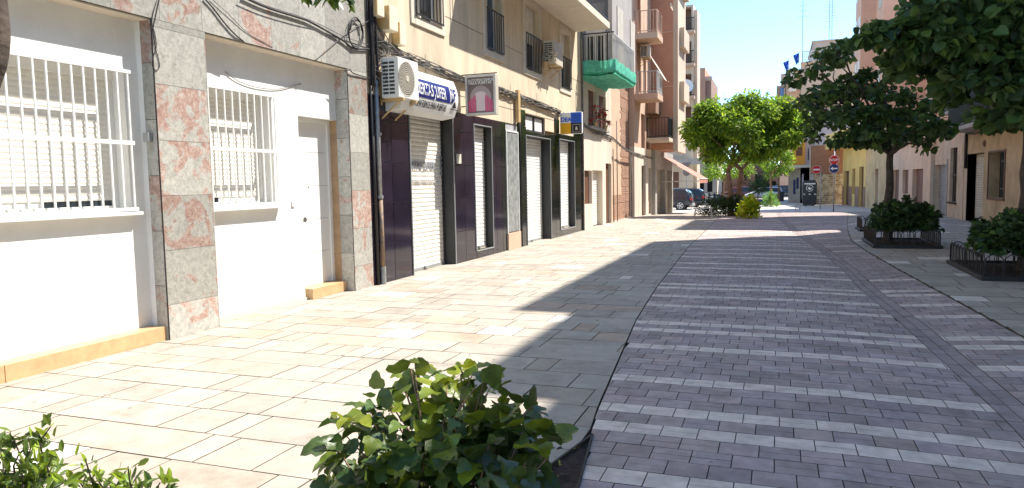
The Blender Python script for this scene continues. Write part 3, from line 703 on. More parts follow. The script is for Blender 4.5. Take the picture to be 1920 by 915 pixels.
# grey marbled panel
mb = MB(**FL); mb.box(gp[0]+.03, gp[1]-.03, .004, .03, .45, LZ(970, 252)); pn = mb.build('panel', mat('grey_panel', (.30, .31, .30), .5, .25, 6, stain=.2), shop, bevel=.004)
mb = MB(**FL); zt2 = LZ(970, 248)
mb.box(gp[0], gp[0]+.03, .004, .04, .42, zt2); mb.box(gp[1]-.03, gp[1], .004, .04, .42, zt2); mb.box(gp[0]+.03, gp[1]-.03, .004, .04, zt2-.03, zt2); mb.build('frame', M['white_paint'], pn)
mb = MB(**FL); mb.box(gp[0]-.02, gp[1]+.02, .004, .06, 0, .42); mb.build('plinth', M['salmon_light'], shop)
# upper windows
def upper_window(par, fr, u0, u1, z0, z1, depth, trim=.16, blind=.55, rail=True, trimm='beige_trim', glassm='glass', railh=1.0, railw=.02, framem='white_metal'):
    mb = MB(**fr); t = trim
    if t: 
        mb.box(u0-t, u0, .001, .03, z0-t, z1+t); mb.box(u1, u1+t, .001, .03, z0-t, z1+t); mb.box(u0, u1, .001, .03, z1, z1+t); mb.box(u0, u1, .001, .035, z0-t, z0)
        mb.build('window_surround', M[trimm], par, bevel=.004)
    mb = MB(**fr); d = -depth
    for a, b in ((u0, u0+.05), ((u0+u1)/2-.025, (u0+u1)/2+.025), (u1-.05, u1)): mb.box(a, b, d+.01, d+.06, z0, z1)
    mb.box(u0+.05, u1-.05, d+.012, d+.058, z1-.05, z1); mb.box(u0+.05, u1-.05, d+.012, d+.058, z0, z0+.05)
    w = mb.build('window', M[framem], par)
    mb = MB(**fr); mb.face([(u0, d+.015, z0), (u1, d+.015, z0), (u1, d+.015, z1), (u0, d+.015, z1)]); mb.build('pane', M[glassm], w)
    if blind: mb = MB(**fr); roller(mb, u0+.03, u1-.03, z1-(z1-z0)*blind, z1, d+.062, .06, .01); mb.build('roller_blind', M['ivory_slat'], w)
    if rail:
        mb = MB(**fr); q = railw
        bars(mb, u0+.0, u1, z0+.03, z0+railh, q+.04, max(5, int((u1-u0)/.12)), .009, rails=(z0+.04, z0+railh-.01)); mb.build('railing', M['black_iron'], w)
    return w
for i, (a, b, c, d) in enumerate(UW): upper_window(shop, FL, a, b, c, d, .22, .15, (.0, .0, .55, .5)[i], True, glassm=('glass', 'blue_glass', 'glass', 'glass')[i], railh=.95 if i else .75)
# score lines of the render
mb = MB(**FL)
for z in (LZ(1000, 195)-.3+.0, 5.05):
    us = [S0]+sum([[a-.16, b+.16] for a, b, c, d in UW if c-.2 < z < d+.2], [])+[S1]
    for a, b in zip(us[::2], us[1::2]): mb.box(a, b, .001, .004, z-.006, z+.006)
for u in (12.6, 15.0, 17.3, 19.4, 21.6): mb.box(u-.005, u+.005, .001, .004, zt+.02, 4.15)
mb.build('score_line', M['joint_line'], shop)
# balcony slab over the second storey
bz = 6.62; b0, b1 = LY(1026, 0, XL)+.3, LY(1079, 50); bo = float(atY(1130, 40, b1)[0])-XL
bo = 1.15
mb = MB(**FL); mb.box(14.6, b1, 0, bo, bz, bz+.2); bal = mb.build('balcony', M['beige_trim'], shop, bevel=.006)
mb = MB(**FL); bars(mb, 14.65, b1-.05, bz+.2, bz+1.2, bo-.05, 72, .01, rails=(bz+.3, bz+1.2))
mb.build('railing', M['black_iron'], bal)

# ------------------------------------------------------------------ things on the shop front
def ac_unit(label, x0, x1, u0, u1, z0, z1, body='ac_white', bracket=True, fan=True, group=None):
    """outdoor unit hung on the left facade; fan grille faces the street"""
    t = thing('air_conditioner', label, 'air conditioner', (x0, u0, z0), group)
    mb = MB(); mb.box(x0, x1, u0, u1, z0, z1); mb.build('casing', M[body], t, bevel=.012)
    h = z1-z0
    mb = MB()
    for k in range(9):
        z = z0+h*(.09+.093*k)
        mb.box(x0+(x1-x0)*.1, x0+(x1-x0)*.42, u0-.003, u0-.001, z, z+h*.055); mb.box(x0+(x1-x0)*.47, x0+(x1-x0)*.78, u0-.003, u0-.001, z, z+h*.055)
    mb.build('side_vent', M['ac_dark'], t)
    if fan:
        cu, cz, r = u0+(u1-u0)*.40, (z0+z1)/2, h*.42
        mb = MB(O=(x1, cu, cz), U=(0, 1, 0), N=(1, 0, 0)); mb.disc(0, 0, r, .001, .003, 32); fb = mb.build('fan', M['ac_dark'], t)
        mb = MB(O=(x1, cu, cz), U=(0, 1, 0), N=(1, 0, 0))
        for rr in [r*(k+1)/9 for k in range(9)]:
            n = 32; 
            for k in range(n):
                a, b = 2*math.pi*k/n, 2*math.pi*(k+1)/n; i_, o_ = rr-.006, rr+.006
                mb.face([(i_*math.cos(a), .012, i_*math.sin(a)), (o_*math.cos(a), .012, o_*math.sin(a)), (o_*math.cos(b), .012, o_*math.sin(b)), (i_*math.cos(b), .012, i_*math.sin(b))])
        for k in range(24):
            a = 2*math.pi*k/24; c_, s_ = math.cos(a), math.sin(a); mb.face([(c_*.02-s_*.003, .013, s_*.02+c_*.003), (c_*.02+s_*.003, .013, s_*.02-c_*.003), (c_*r+s_*.003, .013, s_*r-c_*.003), (c_*r-s_*.003, .013, s_*r+c_*.003)])
        mb.disc(0, 0, .05, .013, .02); mb.build('fan_grille', M['ac_tan'], t)
    if bracket:
        mb = MB()
        for u in (u0+.12, u1-.15):
            mb.box(XL+.005, x1+.03, u-.022, u+.022, z0-.05, z0-.002); mb.box(XL+.004, XL+.03, u-.026, u+.026, z0-.1, z0+.45)
            mb.tube([(XL+.02, u, z0-.32), (x1-.05, u, z0-.05)], .016, 6)
        mb.build('bracket', M['box_tan'], t)
    return t
# big unit left of the shop sign: camera-facing side at px 715..748, x 108..185
u0 = 10.75; A = atY(716, 184, u0); B = atY(748, 181, u0); Tt = atY(716, 108, u0)
ac_unit('large white air conditioner on a bracket overlapping the left end of the shop sign', float(A[0]), float(B[0]), u0, LY(785, 160, float(B[0])), float(A[2])+.0, float(Tt[2]), 'ac_white')
print('AC', A, B, Tt)
# main sign: rounded plastic box
uE, uR = LY(786.5, 180, XL+.39), LY(842, 190, XL+.39); pc = (uR-uE)/10.6; uS = uE-2.05*pc; print('lett', uE, uR, uS)
su0, su1 = min(10.98, uS-.1), LY(855, 190, XL+.35); sz0, sz1 = LZ(850, 220, XL+.35), LZ(850, 152, XL+.35)
print('sign', su0, su1, sz0, sz1)
sign = thing('shop_sign', 'white rounded shop fascia sign with blue panel reading PUERTAS JUFER above the first shutter', 'sign', (XL, su0, sz0))
mb = MB(**FL); n = 10; prof = [(.03, sz0-.04)]+[(.30+.10*math.sin(math.pi*k/n), sz0+(sz1-sz0)*k/n) for k in range(n+1)]+[(.03, sz1+.02)]
a_, b_ = su0, su1
L0 = [mb.p(a_, w, z) for w, z in prof]; L1 = [mb.p(b_, w, z) for w, z in prof]
# right end rounded
b2 = [mb.p(b_+.10, w*.8, z+(.04 if k < 3 else (-.05 if k > n-2 else 0))) for k, (w, z) in enumerate(prof)]
for k in range(len(prof)-1):
    mb.poly([L0[k], L0[k+1], L1[k+1], L1[k]]); mb.poly([L1[k], L1[k+1], b2[k+1], b2[k]])
mb.poly(L0[::-1]); mb.poly(b2); mb.poly([L0[0], L1[0], L1[-1], L0[-1]][::-1]); mb.poly([L1[0], b2[0], b2[-1], L1[-1]][::-1])
mb.build('sign_box', M['white_paint'], sign, smooth=False)
def sface(mb, u0, u1, z0, z1, off):
    k = 8
    for i in range(k):
        za, zb = z0+(z1-z0)*i/k, z0+(z1-z0)*(i+1)/k
        w = lambda z: .30+.10*math.sin(math.pi*(z-sz0)/(sz1-sz0))+off
        mb.face([(u0, w(za), za), (u1, w(za), za), (u1, w(zb), zb), (u0, w(zb), zb)])
def bend_text(s, size, u, z, m, off, sx, bold, name='lettering'):
    ob = text_mesh(s, size, dict(O=(XL, 0, 0), U=(0, 1, 0), N=(1, 0, 0)), u, z, 0, m, sign, name, bold, sx, .0015)
    p0 = org(sign)
    for v in ob.data.vertices:
        zz_ = v.co.z+p0.z; v.co.x += .30+.10*math.sin(math.pi*(zz_-sz0)/(sz1-sz0))+off
    return ob
pu1 = uR+.04
mb = MB(**FL); sface(mb, uS-.06, pu1, sz0+.24, sz0+.56, .006); mb.build('blue_panel', M['sign_blue'], sign)
bend_text('PUERTAS JUFER', .30, uS, sz0+.295, M['white_paint'], .011, (uR-uS)/2.30, .003)
bend_text('AUTOMATISMOS PARA PUERTAS', .175, uS-.05, sz0+.075, M['black_paint'], .008, (uR-uS)/2.62, .0)
bend_text('JJF', .30, pu1+.04, sz0+.32, M['sign_blue'], .008, .75, .006)
mb = MB(**FL)
mb.face([(pu1+.10, .385, sz0+.17), (su1-.08, .385, sz0+.17), ((pu1+su1)/2, .415, sz0+.31)]); mb.face([(pu1+.0, .38, sz0+.135), (su1+.02, .38, sz0+.135), (su1+.02, .38, sz0+.15), (pu1+.0, .38, sz0+.15)])
mb.build('logo', M['black_paint'], sign, fix=False)
# hanging light box, faces the camera
def boxsign(name, label, xa, ya, xb, yb, Y, t):
    A = atY(xa, yb, Y); B = atY(xb, ya, Y); r = thing(name, label, 'sign', (float(A[0]), Y, float(A[2]))); return r, float(A[0]), float(B[0]), float(A[2]), float(B[2])
yp = LY(874, 180)-.35
pr, x0, x1, z0, z1 = boxsign('hanging_sign', 'projecting light box with a pink and grey poster reading AUTOMATISMOS PARA PUERTAS', 874, 138, 929, 217, yp, .14)
print('poster', x0, x1, z0, z1, yp)
FC = frameC(yp); mb = MB(**FC); mb.box(x0, x1, -.16, 0, z0, z1); mb.build('casing', M['ac_tan'], pr, bevel=.008)
mb = MB(**FC); fw = .045
for a, b, c, d in ((x0, x1, z0, z0+fw), (x0, x1, z1-fw, z1), (x0, x0+fw, z0+fw, z1-fw), (x1-fw, x1, z0+fw, z1-fw)): mb.box(a, b, .001, .018, c, d)
mb.build('frame', M['steel_white'], pr)
mb = MB(**FC); mb.box(x0+fw, x1-fw, .001, .004, z0+fw, z1-fw); po = mb.build('poster', M['poster_grey'], pr)
W_, H_ = x1-x0, z1-z0
mb = MB(**FC); mb.prism([(x0+W_*.2, z0+H_*.12), (x1-W_*.2, z0+H_*.12)]+[(x0+W_*(.5+.34*math.cos(a)), z0+H_*(.45+.28*math.sin(a))) for a in [math.pi*k/14 for k in range(15)]], .004, .0055); mb.build('printed_glow', M['poster_mid'], po)
mb = MB(**FC); mb.box(x0+W_*.36, x1-W_*.36, .0055, .007, z0+H_*.1, z0+H_*.55); mb.prism([(x0+W_*(.5+.2*math.cos(a)), z0+H_*(.47+.12*math.sin(a))) for a in [2*math.pi*k/20 for k in range(20)]], .0055, .0068); mb.build('printed_light', M['poster_pale'], po)
mb = MB(**FC)
for s in (0, 1):
    for k in range(5):
        a = x0+fw+.02+k*.035 if s == 0 else x1-fw-.02-(k+1)*.035+.0
        mb.box(a, a+.027, .007, .009, z0+fw+.02, z0+H_*(.36+.035*(k if s == 0 else k)))
mb.build('printed_gate', M['poster_pink'], po)
text_mesh('AUTOMATISMOS', W_*.118, FC, x0+fw+.012, z1-fw-H_*.11, .008, M['white_paint'], po, 'lettering', .0, .95)
text_mesh('PARA PUERTAS', W_*.118, FC, x0+fw+.03, z1-fw-H_*.18, .008, M['white_paint'], po, 'lettering', .0, .95)
mb = MB(); mb.tube([(XL+.02, yp+.08, z1+.03), (x1, yp+.08, z1+.03)], .012, 6); mb.tube([(XL+.0, yp+.08, z0+.2), (x0, yp+.08, z0+.2)], .012, 6); mb.build('bracket', M['black_iron'], pr)
# DEA sign
yd = LY(1050, 230)-.3
pr, x0, x1, z0, z1 = boxsign('hanging_sign', 'projecting square sign in white, blue, yellow and black quarters reading DEA', 1050, 209, 1091, 252, yd, .14)
print('dea', x0, x1, z0, z1, yd)
FC = frameC(yd); mb = MB(**FC); mb.box(x0, x1, -.14, 0, z0, z1); mb.build('casing', M['white_paint'], pr, bevel=.03)
xm, zm = (x0+x1)/2, (z0+z1)/2
for nm, m_, q in (('blue_quarter', 'dea_blue', (xm, x1-.01, zm, z1-.01)), ('yellow_quarter', 'dea_yellow', (x0+.01, xm, z0+.01, zm)), ('black_quarter', 'black_paint', (xm, x1-.01, z0+.01, zm))):
    mb = MB(**FC); mb.box(q[0], q[1], .001, .005, q[2], q[3]); mb.build(nm, M[m_], pr)
text_mesh('DEA', (x1-x0)*.25, FC, x0+.03, zm+.05, .006, M['dea_blue'], pr, 'lettering', .006, 1.0)
mb = MB(**FC); 
for k in range(3): mb.box(xm+.05, x1-.06, .005, .007, zm+.07+k*.07, zm+.085+k*.07)
mb.build('small_print', M['sign_navy'], pr)
cx_, cz_ = (xm+x1)/2, (z0+zm)/2
mb = MB(**FC); r_ = (x1-x0)*.17
for a, b, c, d in ((-1, 1, -1, -.93), (-1, 1, .93, 1), (-1, -.93, -1, 1), (.93, 1, -1, 1)): mb.box(cx_+a*r_, cx_+b*r_, .005, .007, cz_+c*r_, cz_+d*r_)
mb.prism([(cx_-.04, cz_-.05), (cx_+.04, cz_-.05), (cx_+.025, cz_+.02), (cx_, cz_+.07), (cx_-.025, cz_+.02)], .005, .007); mb.build('emblem', M['beige_trim'], pr)
mb = MB(); mb.tube([(XL+.01, yd+.07, z1-.1), (x0, yd+.07, z1-.1)], .015, 6); mb.build('bracket', M['black_iron'], pr)
# second AC
u0 = LY(1016, 100); A = atY(1019, 120, u0); B = atY(1040, 121, u0); T2 = atY(1019, 76, u0)
ac_unit('beige air conditioner mounted between two upper windows of the beige building', float(A[0]), float(B[0]), u0, u0+.85, float(A[2]), float(T2[2]), 'ac_tan', fan=False)
rp_ = random.Random(8)
pts = []
for k in range(40): pts.append(((float(A[0])-.1+rp_.random()*.5, u0-.15+rp_.random()*.3, float(A[2])+rp_.random()*.28-.02), (rp_.gauss(0, .4), rp_.gauss(0, .4), 1)))
pt = thing('potted_plant', 'pot of dry straw-coloured plants beside the beige air conditioner on the upper facade', 'plant', (float(A[0]), u0, float(A[2])))
foliage('foliage', pts*3, .13, 'blade', 4, [(1, .8, .5), (.8, .7, .3)], M['ac_tan'], pt)
mb = MB(); mb.tube([(float(A[0])+.1, u0-.12, float(A[2])-.12), (float(A[0])+.1, u0-.12, float(A[2])+.03)], [.07, .1], 12); mb.build('pot', M['orange_tile'], pt)
# intercom beside shutter
u, z = LY(857, 300), LZ(857, 298); mb = MB(**FL); mb.box(u-.09, u+.09, .023, .06, z-.1, z+.1); ic = mb.build('intercom', M['beige_trim'], bevel=.006); tag(ic, 'small beige notice box on the dark tiles right of the first shutter', 'intercom')
# electricity meter boxes near the pole
for (xa, ya, xb, yb_, dp, lab, mm) in ((707, 12, 724, 57, .24, 'tall tan electrical box with worn side beside the black cable pole', 'box_cream'), (735, 42, 749, 84, .16, 'smaller cream electrical box, lower right of the tall tan one', 'box_cream'), (690, 0, 704, 30, .18, 'cream electrical box directly against the black cable pole', 'box_cream')):
    u = LY(xa, (ya+yb_)/2)-.02; zt_, zb_ = LZ(xa, ya), LZ(xa, yb_); w_ = .3 if dp > .2 else .24
    t = thing('electrical_box', lab, 'electrical box', (XL, u, zb_)); mb = MB(**FL); mb.box(u+.02, u+w_, .01, dp, zb_, zt_); mb.build('casing', M[mm], t, bevel=.012)
    mb = MB(**FL); mb.box(u+.005, u+.02, .012, dp-.004, zb_+.01, zt_-.01); mb.build('side_panel', M['box_tan'], t)

# ------------------------------------------------------------------ cables and pipes on the left fronts
def sag(a, b, s, n=10):
    a, b = Vector(a), Vector(b); return [tuple(a.lerp(b, i/n)+Vector((0, 0, -s*4*(i/n)*(1-i/n)))) for i in range(n+1)]
def LP(x, y, w=.03): p = atX(x, y, XL+w); return (float(p[0]), float(p[1]), float(p[2]))
def cable(pts, r, m, label, name='cable', group=None, cat='cable'):
    mb = MB(); mb.tube(pts, r, 7); o = mb.build(name, M[m], smooth=True); return tag(o, label, cat, group)
def smooth_pts(P, n=6):
    P = [Vector(p) for p in P]; out = []
    for i in range(len(P)-1):
        p0, p1, p2, p3 = P[max(i-1, 0)], P[i], P[i+1], P[min(i+2, len(P)-1)]
        for k in range(n):
            t = k/n; out.append(.5*((2*p1)+(p2-p0)*t+(2*p0-5*p1+4*p2-p3)*t*t+(3*p1-p0-3*p2+p3)*t**3))
    out.append(P[-1]); return [tuple(q) for q in out]
# rising pole of cables: black bundle at the seam of the two fronts
Yp = LY(697, 300)
mb = MB(); rc = random.Random(2)
for k in range(11):
    ox, oy = rc.uniform(.03, .1), rc.uniform(-.09, .12); P = []
    for z in np.linspace(3.3, 6.2, 9): P.append((XL+ox+rc.gauss(0, .008), Yp+oy*min(1, (z-3.0)/.5+.4)+rc.gauss(0, .01)+.03, float(z)))
    mb.tube(smooth_pts(P, 4), rc.choice([.012, .016, .022]), 7)
o = mb.build('cable_bundle', M['cable'], smooth=True); tag(o, 'thick vertical bundle of black cables climbing between the marble house and the shop building', 'cables', kind='stuff')
t = thing('drain_pipe', 'rusty grey down pipe running to the pavement left of the black tiles', 'pipe', (XL, Yp, 0))
mb = MB(); ya_, yb_ = LY(700, 200), LY(713, 531); 
mb.tube([(XL+.07, Yp+.10, 3.4), (XL+.07, Yp+.11, 2.4), (XL+.07, Yp+.12, 1.45)], .036, 12); mb.build('upper_pipe', M['zinc'], t, smooth=True)
mb = MB(); mb.tube([(XL+.07, Yp+.12, 1.45), (XL+.07, Yp+.13, .3)], .038, 12); mb.build('lower_pipe', M['rust_pipe'], t, smooth=True)
mb = MB(); mb.tube([(XL+.07, Yp+.13, .3), (XL+.07, Yp+.13, 0)], .047, 12)
for z in (1.45, 2.5): mb.tube([(XL+.07, Yp+.12, z), (XL+.07, Yp+.12, z+.05)], .05, 12)
mb.build('pipe_collar', M['zinc'], t, smooth=True)
mb = MB(); mb.tube([(XL+.045, Yp-.02, 3.3), (XL+.045, Yp+.0, 0)], .03, 8); mb.build('conduit', M['black_iron'], t, smooth=True)
# twisted bundle along the beige front
def bundle(P, n, rad, rc_, rr=(.006, .014)):
    P = smooth_pts(P, 8); mb = MB()
    for k in range(n):
        ph = rc_.uniform(0, 6.28); tw = rc_.uniform(.25, .5)*rc_.choice([-1, 1]); q = []; r0 = rad*rc_.uniform(.3, 1.1)
        for i, p in enumerate(P):
            a = ph+tw*i; q.append((p[0]+abs(math.cos(a))*r0*.8, p[1], p[2]+math.sin(a)*r0+rc_.gauss(0, .006)))
        mb.tube(q, rc_.uniform(*rr), 5)
    return mb
Pb = [LP(700, 78), LP(730, 92), LP(790, 118), LP(872, 152), LP(930, 168), LP(960, 178), LP(1000, 192), LP(1050, 212)]
mb = bundle(Pb, 16, .085, rc); o = mb.build('cable_bundle', M['cable_grey'], smooth=True); tag(o, 'long twisted bundle of old grey cables running along the beige front above the shutters', 'cables', kind='stuff')
mb = MB()
for k in range(26):
    a = Vector(LP(694+rc.uniform(0, 10), 40+rc.uniform(0, 60))); b = Vector(LP(712+rc.uniform(0, 25), 80+rc.uniform(-8, 14)))
    m1 = a.lerp(b, .4)+Vector((rc.uniform(.02, .16), 0, -rc.uniform(.0, .2))); mb.tube(smooth_pts([a, m1, b], 6), rc.uniform(.004, .009), 5)
for k in range(10):
    a = Vector(LP(697+rc.uniform(-2, 4), 100+rc.uniform(0, 40))); b = a+Vector((rc.uniform(.05, .2), rc.uniform(.1, .3), rc.uniform(-.25, .1))); c = Vector(LP(715, 95+rc.uniform(-8, 8)))
    mb.tube(smooth_pts([a, b, c], 6), rc.uniform(.004, .008), 5)
o = mb.build('loose_wires', M['cable_grey'], smooth=True); tag(o, 'tangle of loose grey wires beside the black cable pole below the electrical boxes', 'wires', kind='stuff')
cable(smooth_pts([LP(455, -6, .05), LP(500, 14, .05), LP(560, 33, .05), LP(585, 43, .05), LP(640, 74, .05), LP(662, 90, .05), LP(692, 92, .05)], 6), .014, 'cable', 'thick black cable sagging across the upper marble band towards the cable pole')
cable(smooth_pts([LP(455, -9, .09), LP(500, 11, .09), LP(560, 30, .09), LP(600, 46, .07), LP(645, 68, .05), LP(690, 84, .05)], 6), .006, 'cable_grey', 'thin grey cable running just above the thick black one on the marble band')
cable(smooth_pts([LP(383, -3, .04), LP(400, 16, .04), LP(420, 42, .04), LP(440, 64, .04), LP(457, 78, .03)], 6), .009, 'cable', 'black cable dropping over the marble band into the lintel of the second window bay')
cable(smooth_pts([LP(396, -3, .04), LP(430, 28, .04), LP(465, 62, .03), LP(512, 88, .03)], 6), .004, 'cable_grey', 'thin grey wire dropping beside the black one over the marble band')
cable(smooth_pts([*[ (XL-.19, *wpt(x, y)) for x, y in ((421, 135), (445, 152), (480, 164), (520, 167), (563, 157))]], 5), .005, 'cable_grey', 'thin grey wire sagging across the white wall above the second window')
cable(smooth_pts([LP(591, 113, .03), LP(620, 88, .04), LP(650, 62, .05), LP(676, 46, .05), LP(695, 38, .05)], 6), .006, 'cable_grey', 'thin grey cable rising from the lintel to the cable pole')
P = []
for k in range(40):
    a = k*2*math.pi/16; P.append(LP(665+17*math.cos(a)*.75+k*.1, 58-28*math.sin(a)*.95+k*.2, .06+.01*math.sin(k)))
cable(smooth_pts(P, 2), .009, 'cable', 'coiled loop of spare black cable hanging left of the cable pole', 'cable_coil')
P = [LP(296, -6, .02), LP(287, 25, .03), LP(285, 45, .03), LP(290, 62, .03), LP(293, 88, .03), LP(287, 108, .03), LP(286, 124, .03), LP(293, 132, .03), LP(299, 124, .03), LP(296, 105, .03), LP(292, 92, .03), LP(287, 60, .03), LP(292, 30, .03), LP(300, -6, .03)]
cable(smooth_pts(P, 6), .0045, 'cable', 'thin looped black wire hanging down the first marble pillar', 'hanging_wire')
cable(smooth_pts([LP(647, 133, .03), LP(656, 131, .06), LP(662, 137, .05), LP(680, 143, .04), LP(694, 146, .04)], 5), .009, 'cable', 'short black cable with clamp at the top of the second marble pillar')
cable([(XL+.05, S1-.06, .0), (XL+.05, S1-.06, 7.2)], .035, 'cable_grey', 'tall grey pipe at the right end of the beige building', 'down_pipe', cat='pipe')
cable([(XL+.045, gp[1]+.12, .0), (XL+.045, gp[1]+.12, 2.75), (XL+.06, gp[1]+.05, 3.3)], .02, 'cable', 'thin black conduit on the black tiles right of the grey panel', 'conduit', cat='pipe')
cable([LP(1057, 210, .05), LP(1056, 255, .05)], .03, 'cable_grey', 'short grey conduit box left of the DEA sign', 'conduit', cat='pipe')
mb = MB(); yy = LY(964, 200); mb.box(XL+.03, XL+.12, yy, yy+.16, 3.22, LZ(964, 195)+.35); o = mb.build('wooden_block', M['box_tan'], bevel=.008); tag(o, 'narrow wooden board hanging from the cable bundle above the grey panel', 'board')

# ================================================================== LEFT: third building, enclosed bay and netted balcony
b3 = thing('netted_building', 'narrow building with an enclosed upper bay, pale weathered ground floor and brown door', 'building', (XL, 27, 0))
E3 = LY(1147, 350)
def pr4(xa, ya, xb, yb_, X=XL): return (LY(xa, (ya+yb_)/2, X), LY(xb, (ya+yb_)/2, X), LZ(xb, yb_, X), LZ(xb, ya, X))
o1 = pr4(1096, 320, 1110, 382); o2 = pr4(1111, 320, 1130, 418); o3 = pr4(1136, 307, 1146.5, 414); f1 = pr4(1103, 172, 1118, 240); f2 = pr4(1123, 182, 1136, 246)
o2 = (o2[0], o2[1], 0, o2[3]); o3 = (o3[0], o3[1], 0, o3[3]); print('b3', o1, o2, o3, f1, f2, E3)
mb = MB(**FL); wall(mb, S1, E3, -.1, 5.35, [(*o1, .2), (*o2, .25), (*o3, .2), (*f1, .2), (*f2, .2)], .2, back=6); mb.build('wall', M['cream_render'], b3)
mb = MB(**FL); roller(mb, o2[0], o2[1], .02, o2[3], -.22, .09, .02); mb.build('roller_shutter', M['ivory_slat'], b3)
mb = MB(**FL); mb.box(o3[0], o3[1], -.16, -.12, .02, o3[3]); dr = mb.build('door', M['brown_wood'], b3, bevel=.01)
mb = MB(**FL); mb.box(o1[0], o1[1], -.16, -.12, o1[2], o1[3]); mb.build('window', M['brown_wood'], b3)
for q in (f1, f2):
    mb = MB(**FL); mb.box(q[0], q[1], -.16, -.12, q[2], q[3]); w = mb.build('window', M['red_wood'], b3)
    fl = []; rr_ = random.Random(int(q[0]*7))
    for k in range(9): fl.append(((XL+.06+rr_.random()*.14, q[0]+rr_.random()*(q[1]-q[0]), q[2]+.12+rr_.random()*.55), (0, 0, 1)))
    tp = thing('flower_pot', 'red flowering plant standing on the %s first-floor window sill under the netted balcony' % ('left' if q is f1 else 'right'), 'plant', (XL+.1, (q[0]+q[1])/2, q[2]), 'red plants on window sills')
    pts = [(tuple(Vector(c)+Vector((rr_.gauss(0, .05), rr_.gauss(0, .05), rr_.gauss(0, .05)))), d) for c, d in fl for _ in range(9)]
    foliage('flowers', pts, .11, 'blade', 3, [(1, 1, 1), (.6, .6, .6)], M['flower_red'], tp)
    foliage('foliage', pts[::2], .13, 'blade', 5, [(1, 1, 1)], M['leaf_hedge'], tp)
    mb = MB(); mb.tube([(XL+.1, (q[0]+q[1])/2, q[2]), (XL+.1, (q[0]+q[1])/2, q[2]+.16)], [.07, .1], 12); mb.build('pot', M['orange_tile'], tp)
mb = MB(**FL); mb.box(f1[0]-.1, f2[1]+.1, .001, .14, f1[2]-.08, f1[2]); mb.build('sill', M['concrete'], b3)
bz, bo = 5.36, 1.12; yB0, yB1 = S1+.05, LY(1190, 157, XL+bo)
mb = MB(**FL); mb.box(yB0+.25, yB1, 0, bo-.1, bz+.25, 14); mb.build('bay', M['grey_render'], b3)
mb = MB(**FL); mb.box(yB0, yB1, 0, bo, bz, bz+.25); bl = mb.build('balcony', M['concrete'], b3)
print('b3 bay', yB0, yB1)
def frameX(Y, X0): return dict(O=(X0, Y, 0), U=(1, 0, 0), N=(0, -1, 0))
fr = frameX(yB0+.25, XL)
upper_window(b3, fr, .12, .78, bz+.35, bz+2.35, -.01, 0, .55, False, framem='white_metal')
mb = MB(O=(XL+bo-.1, 0, 0), U=(0, 1, 0), N=(1, 0, 0))
for a, b in ((yB0+1.0, yB0+2.0), (yB0+3.4, yB0+4.3)):
    for z in (bz+.3, bz+3.3): mb.box(a, b, .002, .03, z, z+2.1)
mb.build('shutter_panel', M['ac_tan'], b3)
mb = MB(**fr); bars(mb, .03, bo-.06, bz+.25, bz+1.3, .18, 9, .011, rails=(bz+.35, bz+1.28)); mb.build('railing', M['steel_white'], bl)
mb = MB(**fr)
for u in (.04, .9): mb.box(u-.02, u+.02, .17, .21, bz+.2, bz+1.34)
mb.box(.02, bo, .17, .2, bz+1.3, bz+1.34); mb.build('rail_post', M['black_iron'], bl)
mb = MB(O=(XL+bo, 0, 0), U=(0, 1, 0), N=(1, 0, 0)); bars(mb, yB0+.05, yB1-.05, bz+.25, bz+1.3, -.02, 24, .011, rails=(bz+.35, bz+1.28)); mb.build('railing', M['steel_white'], bl)
# green netting wrapped under the slab
mb = MB(); nu, nv = 26, 18; rows = []
sec = [(.0, .42), (-.015, .1), (-.02, -.06), (.0, -.13)]
def netp(u, v):
    # u runs round the edge (camera side then street side), v down and under
    s0 = bo+.03; L1 = s0; L2 = yB1-yB0; t = u*(L1+L2); wob = .02*math.sin(u*40)+.015*math.sin(u*93+v*7)
    if t < L1: px_, py_, nx, ny = XL+t, yB0-.02, 0, -1
    else: px_, py_, nx, ny = XL+s0, yB0-.02+(t-L1), 1, 0
    z = bz+.40-v*.46+.03*math.sin(u*29)*(1-v); k = .03+wob*(v)*.6
    if v > .85: return (px_-nx*(.25*(v-.85)/.15), py_-ny*(.25*(v-.85)/.15), bz-.05)
    return (px_+nx*k, py_+ny*k, z)
rows = [[mb.p(*netp(i/60, j/10)) for i in range(61)] for j in range(11)]
for j in range(10):
    for i in range(60): mb.poly([rows[j][i], rows[j][i+1], rows[j+1][i+1], rows[j+1][i]])
nu = 14
und = [[mb.p(XL+.02+(bo+.02)*i/nu, yB0-.04+(yB1-yB0+.04)*j/nu, bz-.05-.09*math.sin(math.pi*i/nu)*(.8+.2*math.sin(j*1.3))-.012*math.sin(i*2.1+j)-(.14 if i == 0 else 0)) for i in range(nu+1)] for j in range(nu+1)]
for j in range(nu):
    for i in range(nu): mb.poly([und[j][i], und[j][i+1], und[j+1][i+1], und[j+1][i]])
o = mb.build('safety_net', M['green_net'], smooth=True, fix=False); tag(o, 'green safety netting wrapped round and under the railed balcony', 'netting')
Pc = [LP(1091, 232), LP(1105, 243), LP(1120, 250), LP(1145, 258), LP(1165, 275)]
mb = bundle([(q[0], q[1], q[2]) for q in Pc], 7, .07, rc, (.008, .014)); o = mb.build('cable_bundle', M['cable_grey'], smooth=True); tag(o, 'short bundle of grey cables sagging under the window sill with red flowers', 'cables', kind='stuff')

